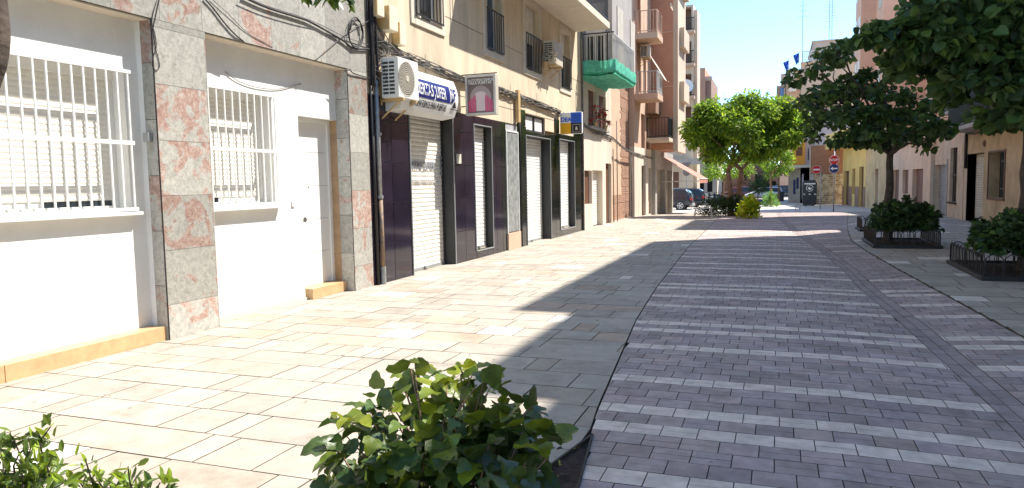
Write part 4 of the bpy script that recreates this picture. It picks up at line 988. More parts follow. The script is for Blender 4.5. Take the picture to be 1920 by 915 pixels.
# peach wall with an exposed brick edge
p4 = thing('peach_wall_house', 'peach rendered house end with a ragged strip of exposed brick', 'house', (XL, 31, 0))
Y4, Y5 = E3, LY(1189, 350)+.1; yk = LY(1176, 350)
mb = MB(O=(XL-.25, 0, 0), U=(0, 1, 0), N=(1, 0, 0)); wall(mb, Y4, yk, -.1, 7.5, (), .2, back=5); mb.build('wall', M['peach_render'], p4)
mb = MB(O=(XL-.25, 0, 0), U=(0, 1, 0), N=(1, 0, 0)); rb = random.Random(4); z = -.1
while z < 7.5:
    a = yk+rb.uniform(-.35, .1)*(1 if z > 1.1 else 0)-(1.9 if z < 1.05 else 0); mb.box(max(a, Y4+.05), Y5, -.06, .012+rb.uniform(-.006, .008), z, z+.119); z += .12
mb.build('brick_edge', M['brick'], p4)
for k, x in enumerate((1150, 1157, 1184)):
    yy = LY(x, 380); cable([(XL+.02, yy, 0), (XL-.0, yy+.04, 3+1.2*(k % 2))], .022, 'cable_grey', ['thin pale pole leaning on the peach wall nearest the brown door', 'second pale pole on the peach wall, right of the one by the brown door', 'thin grey pipe beside the exposed brick strip'][k], 'pole', cat='pole')
mb = bundle([LP(1166, 275), LP(1180, 285), LP(1200, 290), LP(1230, 300)], 5, .06, rc, (.01, .016)); o = mb.build('cable_bundle', M['cable_grey'], smooth=True); tag(o, 'bundle of cables crossing the exposed brick strip to the balcony building', 'cables', kind='stuff')

# ================================================================== LEFT: balcony building and the tall salmon block
def balcony(par, fr, u0, u1, o, z, m='salmon_light', rail='black_iron', th=.28, name='balcony', bars_side='l', rh=1.0, solid=None, pitch=.13):
    mb = MB(**fr); mb.box(u0, u1, 0, o, z, z+th); b = mb.build(name, M[m], par, bevel=.008)
    mb = MB(**fr); n = max(6, int((u1-u0)/pitch)); bars(mb, u0+.03, u1-.03, z+th, z+th+rh, o-.04, n, .011, rails=(z+th+.08, z+th+rh)); 
    mb.build('railing', M[rail], b)
    mb = MB(**{**fr, 'O': Vector(fr['O'])+Vector(fr['U'])*(u0+.04), 'U': Vector(fr['N']), 'N': -Vector(fr['U'])})
    bars(mb, .03, o-.06, z+th, z+th+rh, 0, max(4, int(o/pitch)), .011, rails=(z+th+.08, z+th+rh)); mb.build('side_railing', M[rail], b)
    if solid:
        mb = MB(**fr); mb.box(u0+.05, u1-.05, o-.075, o-.06, z+th+.06, z+th+rh-.04); mb.build('rail_panel', M[solid], b)
    return b
b5 = thing('balcony_building', 'orange-brown apartment building with stacked railed balconies left of the tall salmon block', 'building', (XL, 36, 0))
Y6 = 39.0
g5 = [pr4(1203, 311, 1211, 394), pr4(1216, 315, 1221, 390), pr4(1226, 300, 1232, 392)]
H5 = [(a, b, -.05, d, .25) for a, b, c, d in g5]
up5 = [(LY(1202, 240), LY(1209, 240), 3.0, 5.0, .2), (LY(1212, 240), LY(1219, 240), 3.0, 5.0, .2), (34.9, 35.9, 5.95, 8.0, .2), (36.6, 37.4, 5.95, 8.0, .2), (34.9, 35.9, 8.8, 10.8, .2)]
mb = MB(**FL); wall(mb, Y5, Y6, -.6, 3.3, H5+[u for u in up5 if u[3] < 3.3], .2, back=5); mb.build('ground_floor', M['cream_render'], b5)
mb = MB(**FL); wall(mb, Y5, Y6, 3.3, 15, [(u[0], u[1], max(3.32, u[2]), u[3], .2) for u in up5], .2, back=5); mb.build('wall', M['salmon_light'], b5)
for a, b, c, d in g5: mb = MB(**FL); mb.box(a, b, -.2, -.16, -.1, d); mb.build('door', M['brown_wood'], b5)
for u in up5: mb = MB(**FL); mb.box(u[0], u[1], -.17, -.13, max(3.32, u[2]), u[3]); mb.build('window', M['red_wood'], b5)
yA = LY(1189, 70)
zB, zA = LZ(1189, 187), LZ(1189, 74)
print('balc', yA, zA, zB, atY(1226, 74, yA), atY(1243, 97, yA+4))
bo5 = 1.08; yA1 = LY(1243, 150, XL+bo5)
for z, kw in ((zA, dict(rail='salmon_light')), (zB, dict(rail='steel_white', solid='awning_white')), (zA+2.85, dict(rail='salmon_light'))): balcony(b5, FL, yA, yA1, bo5, z, 'salmon_light', **kw)
aw = thing('awning', 'white sun awning hanging steeply over the middle balcony', 'awning', (XL+bo5, 36, zB+1.5))
mb = MB(**FL); z1_ = zA-.02; z2_ = zB+1.0; n = 8; rows = []
for j in range(n+1):
    t = j/n; rows.append([mb.p(yA+.9+(yA1-yA-.7)*i/10, .15+1.1*t+.06*math.sin(math.pi*t), z1_+(z2_-z1_)*t-.05*math.sin(math.pi*t)) for i in range(11)])
for j in range(n):
    for i in range(10): mb.poly([rows[j][i], rows[j][i+1], rows[j+1][i+1], rows[j+1][i]])
mb.build('cloth', M['awning_white'], aw, fix=False, smooth=True)
mb = MB(**FL); mb.tube([(yA+1.85, 1.31, z2_), (yA1+.25, 1.31, z2_)], .025, 6); mb.build('rod', M['steel_white'], aw)
aw = thing('awning', 'white and brown rolled-out awning above the topmost visible balcony', 'awning', (XL+bo5, 36, zA+2))
mb = MB(**FL); rows = []
for j in range(n+1):
    t = j/n; rows.append([mb.p(yA+.9+(yA1-yA-.9)*i/10, .2+1.35*t, zA+2.75-1.1*t*t) for i in range(11)])
for j in range(n):
    for i in range(10): mb.poly([rows[j][i], rows[j][i+1], rows[j+1][i+1], rows[j+1][i]])
mb.build('cloth', M['awning_red'], aw, fix=False, smooth=True)
mb = MB(**FL); mb.tube([(yA+.85, 1.56, zA+1.65), (yA1+.05, 1.56, zA+1.65)], .04, 6); mb.box(yA+.9, yA1, 1.54, 1.56, zA+1.5, zA+1.66); mb.build('valance', M['awning_white'], aw)
u0 = yA+.9; A = atY(1198, 107, u0); 
ac_unit('brown-beige air conditioner on the wall under the upper balcony of the orange-brown building', XL+.12, XL+.5, u0, u0+.8, LZ(1196, 108), LZ(1196, 86), 'ac_tan', fan=False)
# salmon block
s6 = thing('salmon_block', 'tall salmon apartment block with a cream edge and small balconies behind the balcony building', 'building', (XL, 41, -.2))
XS = float(atY(1262, 60, Y6)[0]); Y7 = LY(1277, 60, XS)
print('salmon', XS, Y7)
mb = MB(); mb.box(XL-6, XS, Y6+.01, Y7, 3.3, 17); mb.build('wall', M['salmon_render'], s6)
mb = MB(); mb.box(XS+.002, XS+.25, Y6-.02, Y7, 3.2, 17)
for z in (5.9, 8.7, 11.5): mb.box(XS+.25, XS+.5, Y6+.6, Y7-.4, z, z+1.0)
mb.build('edge_band', M['cream_warm'], s6)
mb = MB(O=(XL+.2, 0, 0), U=(0, 1, 0), N=(1, 0, 0)); wall(mb, Y6+.01, 46, -.8, 3.3, [(39.6, 42.6, -.4, 2.3, .4), (43.2, 45.6, -.5, 2.3, .4)], .3, back=6); mb.build('ground_floor', M['concrete'], s6)
mb = MB(O=(XL+.2, 0, 0), U=(0, 1, 0), N=(1, 0, 0))
for a, b in ((39.6, 42.6), (43.2, 45.6)): bars(mb, a+.05, b-.05, -.5, 2.3, -.3, 22, .02, rails=(1.1,))
mb.box(39.6, 45.6, -.41, -.39, -.5, 2.3); mb.build('gate', M['ac_tan'], s6)
mb = MB(); 
for z in (6.6, 9.4, 12.2, 3.9): mb.box(XL-.9, XS-.0, Y6-.03, Y6+.008, z-.03, z+.03)
mb.build('string_course', M['salmon_light'], s6)
zc = float(atY(1225, 272, Y6)[2])
c6 = balcony(s6, FL, Y6-1.6, Y6-.05, 1.15, LZ(1210, 275)+.25, 'cream_warm', rail='black_iron', solid='plastic_dark', th=.2)
mb = MB(**FL); mb.box(Y6-1.7, Y6, .002, .5, LZ(1210, 275)+1.7, LZ(1210, 275)+2.6); mb.build('balcony_recess', M['brown_render'], s6)
aw = thing('awning', 'red-striped folding awning above the ground-floor gates beside the parked cars', 'awning', (XL, 43, 2.4))
mb = MB(**FL); mb.face([(41.2, .22, 3.0), (46, .22, 3.0), (46, 2.3, 1.75), (41.2, 2.3, 1.75)]); mb.face([(41.2, 2.3, 1.75), (46, 2.3, 1.75), (46, 2.3, 1.5), (41.2, 2.3, 1.5)]); mb.build('cloth', M['awning_red'], aw, fix=False)
mb = MB(**FL); mb.tube([(41.2, .2, 1.62), (41.2, 2.3, 1.62)], .03, 6); mb.tube([(46, .2, 1.62), (46, 2.3, 1.62)], .03, 6); mb.tube([(41.2, 2.3, 1.74), (46, 2.3, 1.74)], .035, 6); mb.build('frame', M['steel_white'], aw)

# block across the side street
Y8 = 63.0
def ax(x, y, Y): p = atY(x, y, Y); return float(p[0]), float(p[2])
b7 = thing('cream_block', 'tall cream block with dark recessed balconies beyond the side street', 'building', (-8, Y8, -.6))
xa, _ = ax(1262, 100, Y8); xm_, zt7 = ax(1300, 8, Y8); xa2, _ = ax(1274, 100, Y8)
FC8 = frameC(Y8); mb = MB(**FC8)
stor = [(float(ax(1285, y, Y8)[1])) for y in (8, 72, 133, 194, 258)]
Hh = [(xa2, xm_-.15, stor[i+1]+.55, stor[i]-.25, 1.1) for i in range(4)]
print('b7', xa, xa2, xm_, zt7, stor)
wall(mb, xa-14, xm_, -.7, zt7, Hh, 1.1, back=3); mb.build('wall', M['cream_warm'], b7)
mb = MB(**FC8); 
for h in Hh: mb.box(h[0], h[1], -1.14, -1.1, h[2], h[3])
mb.build('recess', M['brown_render'], b7)  # recess backs toned dark brown, their shade put into the colour
for i, h in enumerate(Hh):
    mb = MB(**FC8); mb.box(h[0], h[1]+.3, -.02, .55, h[2]-.22, h[2]); bb = mb.build('balcony', M['salmon_light'], b7)
    mb = MB(**FC8); bars(mb, h[0]+.05, h[1]+.25, h[2], h[2]+1.0, .5, 9, .02, rails=(h[2]+1.0, h[2]+.1)); mb.build('railing', M['black_iron'], bb)
mb = MB(); mb.box(xm_, xm_+.3, Y8+.3, Y8+2.6, -.7, zt7-.4); mb.build('stair_tower', M['cream_warm'], b7)
zg1 = 1.6
mb = MB(**FC8); mb.box(xa-14, xm_+1.0, .0, .8, 3.0, 3.5); mb.build('cornice', M['concrete'], b7)
mb = MB(**FC8)
for u in (-14, -12.5, -11, -9.6, -8.4): mb.box(u-.5, u+.5, .002, .03, -.6, 2.4)
mb.build('shop_door', M['brown_wood'], b7)
xd, zd = ax(1288, 161, Y8-.8); t = thing('satellite_dish', 'white satellite dish on the third balcony of the cream block', 'satellite dish', (xd, Y8-.8, zd-.4))
mb = MB(O=(xd, Y8-.8, zd), U=Vector((.8, .35, .2)).normalized(), N=Vector((.4, -.85, .35)).normalized(), W=Vector((-.25, .1, .96)).normalized())
n = 24; ring0 = mb.p(0, -.1, 0); rg = [[mb.p(.55*k/4*math.cos(a*2*math.pi/n), -.1+.1*(k/4)**2, .55*k/4*math.sin(a*2*math.pi/n)) for a in range(n)] for k in range(1, 5)]
for a in range(n):
    mb.poly([ring0, rg[0][a], rg[0][(a+1) % n]])
    for k in range(3): mb.poly([rg[k][a], rg[k][(a+1) % n], rg[k+1][(a+1) % n], rg[k+1][a]])
mb.build('reflector', M['white_paint'], t, fix=False, smooth=True)
mb = MB(); mb.tube([(xd, Y8-.75, zd-.5), (xd, Y8-.7, zd)], .03, 6); mb.tube([(xd, Y8-.8, zd-.3), (xd+.25, Y8-1.3, zd)], .02, 6); mb.build('bracket', M['grey_metal'], t)
# farther salmon tower
t = thing('salmon_tower', 'plain salmon building end far behind the cream block, left of the sky gap', 'building', (-9, 92, -.6))
x0, z1 = ax(1306, 128, 92); x1, _ = ax(1322, 128, 92); x2, z2 = ax(1333, 144, 92)
mb = MB(); mb.box(x0-3, x1, 92, 104, -.7, z1); mb.build('wall', M['salmon_render'], t)
mb = MB(); mb.box(x1, x2, 92.4, 103, -.7, z2); mb.build('low_wing', M['brown_render'], t)
mb = MB(); mb.box(x1-.1, x2+.1, 92.2, 92.39, z2-.4, z2+.1); mb.build('parapet', M['salmon_light'], t)
# low buildings at the end of the side street, behind the trees
def simple_block(name, label, x0, x1, Y, z1, m, wins=(), wm='glass', depth=8, cat='building', z0=-.7, roof=None, shutters=None, top=None):
    t = thing(name, label, cat, ((x0+x1)/2, Y, z0)); fc = frameC(Y); mb = MB(**fc); wall(mb, x0, x1, z0, z1, [(*w, .25) for w in wins], .25, back=depth); mb.build('wall', M[m], t)
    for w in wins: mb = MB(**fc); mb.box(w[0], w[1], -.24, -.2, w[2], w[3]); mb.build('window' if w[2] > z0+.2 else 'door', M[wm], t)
    if roof: mb = MB(**fc); mb.box(x0-.2, x1+.2, -depth-.2, .35, z1, z1+.25); mb.build('roof', M[roof], t)
    return t
def px_rect(x0, y0, x1, y1, Y): a = ax(x0, y1, Y); b = ax(x1, y0, Y); return (a[0], b[0], a[1], b[1])
q = px_rect(1308, 300, 1345, 372, 88); simple_block('street_house', 'small cream house with dark openings behind the parked cars', q[0]-6, q[1], 88, q[3], 'cream_warm', [px_rect(1312, 340, 1320, 372, 88), px_rect(1326, 322, 1336, 360, 88)], 'dark_inside', roof='roof_tile')
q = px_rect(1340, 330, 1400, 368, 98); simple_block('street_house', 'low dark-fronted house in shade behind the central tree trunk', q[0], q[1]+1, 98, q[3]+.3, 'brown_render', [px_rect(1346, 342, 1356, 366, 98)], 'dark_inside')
q = px_rect(1400, 318, 1442, 362, 104); t = simple_block('stone_wall', 'weathered rough stone wall of an old building behind the round topiary tree', q[0]-1, q[1], 104, q[3]+1.5, 'stone_far')
q = px_rect(1441, 325, 1480, 362, 100); simple_block('street_house', 'low pink-brown house with a tiled roof between the two far slim trees', q[0], q[1]+2, 100, q[3]+.4, 'pink_tan', [px_rect(1447, 340, 1455, 362, 100), px_rect(1463, 345, 1476, 362, 100)], 'dark_inside', roof='roof_tile')

# ================================================================== RIGHT side
FR = frameR()
def ry(x, y, X=XR): return float(atX(x, y, X)[1])
def rz(x, y, X=XR): return float(atX(x, y, X)[2])
def rr4(xa, ya, xb, yb_, X=XR): a, b = ry(xb, (ya+yb_)/2, X), ry(xa, (ya+yb_)/2, X); return (a, b, rz(xb, yb_, X), rz(xb, ya, X))
# corner block outside the frame, then the stained house with the slatted balcony
cb = thing('corner_block', 'tall stained beige apartment block at the right edge behind the nearest tree', 'building', (XR, 8, 0))
mb = MB(**FR); wall(mb, -14, 16.3, -.1, 14.9, [(u, u+1.2, z, z+1.9, .2) for u in (2, 6, 10, 13.5) for z in (4, 7, 10, 13)], .2, back=9); mb.box(12.1, 16.29, -9, -.01, 14.91, 16.5); mb.build('wall', M['stained_beige'], cb)  # unseen roof stepped down on the near side, shaped so sun reaches the bush
mb = MB(**FR)
for u in (2, 6, 10, 13.5):
    for z in (4, 7, 10, 13): mb.box(u, u+1.2, -.18, -.15, z, z+1.9)
mb.build('window', M['glass'], cb)
YE = 30.35
hb = thing('stained_house', 'stained beige house with a light roller shutter, barred window and long dark slatted balcony', 'building', (XR, 25, 0))
d1 = rr4(1807, 289, 1817, 416); s1r = rr4(1817, 287, 1843, 421); wR = rr4(1854, 283, 1884, 373)
d1 = (s1r[1]+.0, d1[1], 0, d1[3]); s1r = (s1r[0], s1r[1], 0, s1r[3])
ope = (s1r[0], d1[1], 0, d1[3], .5)
slz = rz(1853, 240)
print('right', d1, s1r, wR, slz)
mb = MB(**FR); wall(mb, 16.31, YE, -.1, 8.6, [ope, (*wR, .35), (27.0, 28.2, slz+.3, slz+2.5, .2), (23.6, 24.8, slz+.3, slz+2.5, .2)], .2, back=8); mb.build('wall', M['stained_beige'], hb)
mb = MB(**FR); mb.box(16.31, 27.4, -8, 0, 8.6, 17.9); mb.build('upper_storeys', M['stained_beige'], hb)
mb = MB(**FR); roller(mb, s1r[0]+.02, s1r[1], .02, s1r[3], -.22, .085, .02); mb.build('roller_shutter', M['ac_tan'], hb)
mb = MB(**FR); mb.box(s1r[1]+.0, d1[1], -.48, -.44, 0, d1[3]); mb.build('door', M['brown_wood'], hb)
mb = MB(**FR)
mb.box(d1[1], d1[1]+.28, .001, .03, 0, slz-.05); mb.build('pilaster', M['pinkish_beige'], hb)
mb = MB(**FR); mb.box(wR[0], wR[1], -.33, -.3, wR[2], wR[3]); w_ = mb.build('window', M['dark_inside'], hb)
mb = MB(**FR); bars(mb, wR[0]+.05, wR[0]+.75, wR[2]+.02, wR[3]-.02, -.1, 6, .012, rails=(wR[2]+.3, wR[3]-.3)); mb.build('grille', M['black_iron'], w_)
mb = MB(**FR)
for a, b, c, d in ((wR[0]-.06, wR[0], wR[2]-.05, wR[3]+.05), (wR[1], wR[1]+.06, wR[2]-.05, wR[3]+.05), (wR[0], wR[1], wR[3], wR[3]+.05), (wR[0]-.1, wR[1]+.1, wR[2]-.07, wR[2])): mb.box(a, b, .001, .03, c, d)
mb.build('frame', M['brown_wood'], w_)
mb = MB(**FR); mb.box(20.0, YE-.05, 0, .7, slz, slz+.14); bb = mb.build('balcony', M['grey_render'], hb, bevel=.01)
mb = MB(**FR); bars(mb, 20.05, YE-.1, slz+.14, slz+1.25, .66, 95, .012, rails=(slz+.2, slz+1.25)); mb.build('railing', M['black_iron'], bb)
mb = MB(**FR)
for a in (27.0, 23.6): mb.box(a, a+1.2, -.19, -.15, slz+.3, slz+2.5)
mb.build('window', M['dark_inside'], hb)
u, z = ry(1847, 269), rz(1847, 269); mb = MB(O=(XR, u, z), U=(0, 1, 0), N=(-1, 0, 0)); mb.disc(0, 0, .11, .001, .04); mb.disc(0, 0, .05, .04, .06)
tag(mb.build('gas_cover', M['brown_wood']), 'small round brown cover on the stained wall above the light shutter', 'cover')
# cables under that balcony
cable(smooth_pts([(XR-.06, y, slz-.05-.05*math.sin(y*2)) for y in np.linspace(19, YE, 16)], 3), .03, 'cable', 'black cable strung under the slatted balcony of the stained house')
cable([(XR-.05, YE+.05, 1.9), (XR-.05, YE+.05, slz+.3)], .05, 'cable', 'black cable coil dropping at the joint beside the grey shutter', 'cable_coil')
# house with the grey shutter
YG = 35.3
he = thing('grey_shutter_house', 'narrow beige house with a grey roller shutter and a tall dark barred opening', 'house', (XR, 33, 0))
gs = rr4(1751, 308, 1774, 405); bd = rr4(1781, 276, 1794, 380); gs = (gs[0], gs[1], 0, gs[3]); print('he', gs, bd)
mb = MB(**FR); wall(mb, YE+.01, YG+.9, -.1, 3.89, [(*gs, .25), (*bd, .25)], .2, back=8); mb.box(YE+.01, 32.28, -8, 0, 3.891, 8.6); mb.build('wall', M['pinkish_beige'], he)
mb = MB(**FR); roller(mb, gs[0], gs[1], .02, gs[3], -.22, .09, .02); mb.build('roller_shutter', M['grey_metal'], he)
mb = MB(**FR); mb.box(gs[0]-.25, gs[0], .001, .03, 0, gs[3]+.2); mb.box(gs[1], gs[1]+.25, .001, .03, 0, gs[3]+.2); mb.build('jamb', M['concrete'], he)
mb = MB(**FR); mb.box(bd[0], bd[1], -.24, -.2, bd[2], bd[3]); w_ = mb.build('window', M['brown_wood'], he); mb = MB(**FR); bars(mb, bd[0]+.05, bd[1]-.05, bd[2], bd[3], -.12, 5, .015, rails=((bd[2]+bd[3])/2,)); mb.build('grille', M['black_iron'], w_)
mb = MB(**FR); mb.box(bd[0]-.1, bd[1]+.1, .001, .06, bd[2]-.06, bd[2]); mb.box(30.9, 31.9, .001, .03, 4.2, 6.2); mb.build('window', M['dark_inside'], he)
bb = balcony(he, FR, 30.5, 32.2, .5, 3.95, 'grey_render', th=.12)
# pink tall block, set over the pink-tan ground floors
hp = thing('pink_block', 'tall pink apartment block rising behind the two street trees', 'building', (XR, 37, 0))
mb = MB(**FR); wall(mb, 32.3, 38.6, 3.9, 18.0, [(u, u+1.1, z, z+1.6, .2) for u in (36.4,) for z in (5, 8, 11, 14)], .2, back=8); mb.build('wall', M['pink_render'], hp)
mb = MB(**FR)
for z in (5, 8, 11, 14): mb.box(36.4, 37.5, -.19, -.15, z, z+1.6)
mb.build('window', M['glass'], hp)
YH = 45.0
hf = thing('pink_tan_house', 'low pink-tan house with two brown doors and a narrow window between them', 'house', (XR, 40, -.1))
XF = 6.3
dA = rr4(1672, 318, 1685, 396, XF); wB = rr4(1692, 318, 1703, 364, XF); dC = rr4(1710, 316, 1730, 398, XF); ub = rr4(1698, 262, 1733, 292, XF); print('hf', dA, wB, dC, ub)
FF = frameR(XF); mb = MB(**FF); wall(mb, YG+.92, 48.0, -.7, 3.89, [(dA[0], dA[1], -.5, dA[3], .25), (*wB, .2), (dC[0], dC[1], -.4, dC[3], .25)], .2, back=8); mb.build('wall', M['pink_tan'], hf)
mb = MB(**FF); mb.box(39.1, 52, -8, -3.0, 3.89, 10.6); mb.build('upper_setback', M['pink_render'], hf)  # setback made up so the pink mass casts a shorter shadow
for q in (dA, dC): mb = MB(**FF); mb.box(q[0], q[1], -.24, -.2, -.5, q[3]); mb.build('door', M['red_wood'], hf)
mb = MB(**FF); mb.box(wB[0], wB[1], -.19, -.15, wB[2], wB[3]); mb.build('window', M['brown_wood'], hf)
mb = MB(**FF); mb.box(YG, 48, .001, .18, 3.3, 3.42); mb.build('cornice', M['salmon_light'], hf)
mb = MB(**FF); mb.box(36.2, 39, -.1, .2, 3.95, 4.0)
for a, b in ((36.2, 36.5), (37.3, 37.6), (38.6, 38.9)): mb.box(a, b, .001, .1, 3.42, 5.2)
mb.build('pilaster', M['cream_render'], hf)
# ochre wall, then the yellow building with the long overhang
P0, P1 = Vector((XF-.05, 48.0, 0)), Vector((float(atY(1622, 386, 59)[0]), 59.0, 0)); P2 = Vector((float(atY(1579, 384, 67)[0]), 67.0, 0))
print('P', P0, P1, P2)
def fr2(A, B): U = (B-A).normalized(); return dict(O=A, U=U, N=Vector((-U.y, U.x, 0))), (B-A).length
f1_, L1_ = fr2(P0, P1); f2_, L2_ = fr2(P1, P2)
ho = thing('ochre_house', 'stained ochre ground floor with a single narrow blue-grey door behind the middle tree', 'house', tuple(P0+Vector((0, 0, -.6))))
mb = MB(**f1_); wall(mb, 0, L1_, -.8, 5.4, [(L1_*.42, L1_*.55, -.6, 2.2, .2)], .2, back=8); mb.build('wall', M['ochre_render'], ho)
mb = MB(**f1_); mb.box(L1_*.42, L1_*.55, -.19, -.15, -.6, 2.2); mb.build('door', M['grey_metal'], ho)
mb = MB(**f1_); mb.box(4.0, L1_-.02, -8, 0, 5.41, 17.0); mb.build('upper_storeys', M['pink_render'], ho)
mb = MB(**f1_); mb.box(L1_-3.5, L1_-.3, .0, .9, 6.6, 17.0); bay = mb.build('bay', M['pink_render'], ho)
mb = MB(**{**f1_, 'O': f1_['O']+f1_['N']*.9})
for z in (8, 11, 14):
    for u in (L1_-3.1, L1_-1.6): mb.box(u, u+.9, .002, .03, z, z+1.7)
mb.build('window', M['ivory_slat'], bay)
mb = MB(**{**f1_, 'O': f1_['O']})
for z in (6.6, 9.6, 12.6): mb.box(4.8, 6.0, .002, .03, z, z+1.8)
mb.build('window', M['ac_tan'], ho)
hy = thing('yellow_house', 'yellow house with a long projecting upper storey and dark tiled base behind the stop sign', 'house', tuple(P1+Vector((0, 0, -.6))))
yo = []
for a, b, z0, z1 in ((.08, .26, -.6, 2.45), (.42, .55, .35, 2.35), (.70, .93, -.6, 2.2)): yo.append((L2_*a, L2_*b, z0, z1, .25))
mb = MB(**f2_); wall(mb, 0, L2_, -.8, 4.5, yo, .2, back=8); mb.build('wall', M['yellow_render'], hy)
for q in yo: mb = MB(**f2_); mb.box(q[0], q[1], -.24, -.2, q[2], q[3]); mb.build('door' if q[2] < 0 else 'window', M['brown_wood'], hy)
mb = MB(**f2_); zb_ = .95
for a, b in ((0, yo[0][0]), (yo[0][1], yo[1][0]), (yo[1][1], yo[2][0]), (yo[2][1], L2_)): mb.box(a+.02, b-.02, .001, .03, -.8, zb_)
mb.build('tiled_base', M['brown_render'], hy)
mb = MB(**f2_); mb.box(-2.6, L2_+.9, -.3, 1.25, 4.05, 4.3); mb.box(-2.6, L2_+.9, 1.1, 1.25, 4.3, 5.3); mb.box(L2_+.75, L2_+.9, -.3, 1.1, 4.3, 5.3); mb.build('overhang', M['yellow_render'], hy, bevel=.02)
mb = MB(**f2_); mb.box(0, 1.9, -8, -.01, 4.51, 12.5); mb.build('upper_storeys', M['yellow_render'], hy)  # upper mass cut to a narrow piece, shaped so sun reaches the plaza
mb = MB(**f2_)
for u in (.35,): mb.box(u, u+1.2, .0, .03, 5.4, 7.4); mb.box(u, u+1.2, .0, .03, 8.6, 10.4)
mb.build('window', M['ivory_slat'], hy)
mb = MB(**f2_); mb.face([(.2, .02, 11.4), (1.8, .02, 11.4), (1.8, 1.0, 10.3), (.2, 1.0, 10.3)]); o = mb.build('awning', M['grey_metal'], fix=False); tag(o, 'grey striped window awning high on the yellow house', 'awning')
# buildings closing the view on the right
def qx(x, Y): return float(atY(x, 340, Y)[0])
def qz(x, y, Y): return float(atY(x, y, Y)[2])
Yr = 72.0
hw = thing('cream_party_wall_building', 'cream apartment building with a large blank camera-side wall, roof terrace and left bay windows', 'building', (qx(1500, Yr), Yr, -.6))
fc = frameC(Yr); x0, x1 = qx(1500, Yr), qx(1640, Yr)
mb = MB(**fc); zt_ = qz(1560, 113, Yr); mb.box(x0, x1, -14, 0, qz(1530, 205, Yr), zt_); mb.build('blank_wall', M['cream_far'], hw)
mb = MB(**fc); mb.box(x0+.02, x1, -14, .0, -.7, qz(1530, 206, Yr)); mb.build('lower_wall', M['bluegrey_render'], hw)
mb = MB(**fc); xa = qx(1521, Yr+3); mb.box(xa, x1+1, -14, -3, zt_, qz(1560, 76, Yr+3)); mb.box(xa-.1, x1+1.1, -14.1, -2.9, qz(1560, 76, Yr+3), qz(1560, 74, Yr+3)); mb.build('roof_room', M['cream_far'], hw)
mb = MB(**fc)
mb.box(x0-.1, x1, -.02, .1, zt_-.25, zt_); mb.box(x0-1.3, x0, -9, -.2, qz(1500, 190, Yr), zt_-.6); bay = mb.build('side_bay', M['salmon_light'], hw)
fs = dict(O=(x0-1.3, 0, 0), U=(0, 1, 0), N=(-1, 0, 0))
mb = MB(**fs); z_ = qz(1490, 180, Yr+2)
for u in (Yr+.8, Yr+3.2, Yr+5.6): mb.box(u, u+1.3, .002, .04, z_, z_+2.2)
mb.build('window', M['brown_wood'], bay)
mb = MB(**fc); mb.box(x0-1.1, x0-.45, .19-.0, .22, z_+.2, z_+2.3); mb.build('window', M['ivory_slat'], bay)
mb = MB(**fc); bars(mb, x0+.1, xa, zt_, zt_+1.0, -.3, 12, .02, rails=(zt_+1.0,)); mb.build('terrace_rail', M['steel_white'], hw)
# orange bay and grey bay low on its left
mb = MB(**fc); a, b = qx(1484, Yr), qx(1508, Yr); mb.box(a, b, -2, 1.2, qz(1490, 310, Yr), qz(1490, 262, Yr)); ob_ = mb.build('orange_bay', M['orange_render'], hw)
mb = MB(**fc); mb.box(a+.35, b-.25, 1.201, 1.23, qz(1490, 293, Yr), qz(1490, 272, Yr)); mb.build('window', M['brown_wood'], ob_)
mb = MB(**fc); mb.box(a+.35, b-.25, 1.201, 1.24, qz(1490, 272, Yr)+.02, qz(1490, 266, Yr)); mb.build('blind', M['ivory_slat'], ob_)
mb = MB(**fc); mb.box(a-.3, b+.35, -2, 1.6, qz(1490, 315, Yr), qz(1490, 310, Yr)); mb.build('ledge', M['steel_white'], hw)
mb = MB(**fc); mb.box(a, b+.2, -2, 1.0, qz(1490, 256, Yr), qz(1490, 228, Yr)); mb.build('grey_bay', M['grey_metal'], hw)
mb = MB(**fc); wall(mb, qx(1478, Yr), x0+.9, -.7, qz(1490, 315, Yr), [(*px_rect(1487, 337, 1492, 364, Yr), .2), (*px_rect(1493, 333, 1498, 354, Yr), .2), (*px_rect(1503, 326, 1507, 372, Yr), .2)], .2); mb.build('ground_floor', M['concrete'], hw)
for q, m_ in (((1487, 337, 1492, 364), 'door_blue'), ((1493, 333, 1498, 354), 'door_blue'), ((1503, 326, 1507, 372), 'brown_wood')):
    w = px_rect(*q, Yr); mb = MB(**fc); mb.box(w[0], w[1], -.19, -.15, w[2], w[3]); mb.build('shutter_leaf', M[m_], hw)
mb = MB(**fc)
for (xx, y_) in ((1515, 285), (1519, 285)): w = px_rect(xx, 278, xx+2, 300, Yr); mb.box(w[0], w[1], .002, .03, w[2], w[3])
mb.build('slit_window', M['glass'], hw)
t = thing('far_bay_building', 'dusky pink building with glazed bays at the far left end of the right-hand row', 'building', (qx(1475, 96), 96, -.6))
fc3 = frameC(96); mb = MB(**fc3); mb.box(qx(1462, 96), qx(1490, 96)+1, -10, 0, -.7, qz(1470, 138, 96)); mb.build('wall', M['salmon_light'], t)
mb = MB(**fc3); mb.box(qx(1454, 96), qx(1468, 96), -6, 1.0, qz(1460, 200, 96), qz(1460, 163, 96)); bb = mb.build('bay', M['brown_render'], t)
mb = MB(**fc3); mb.box(qx(1461, 96), qx(1467, 96), 1.0, 1.04, qz(1460, 190, 96), qz(1460, 167, 96)); mb.build('window', M['blue_glass'], bb)
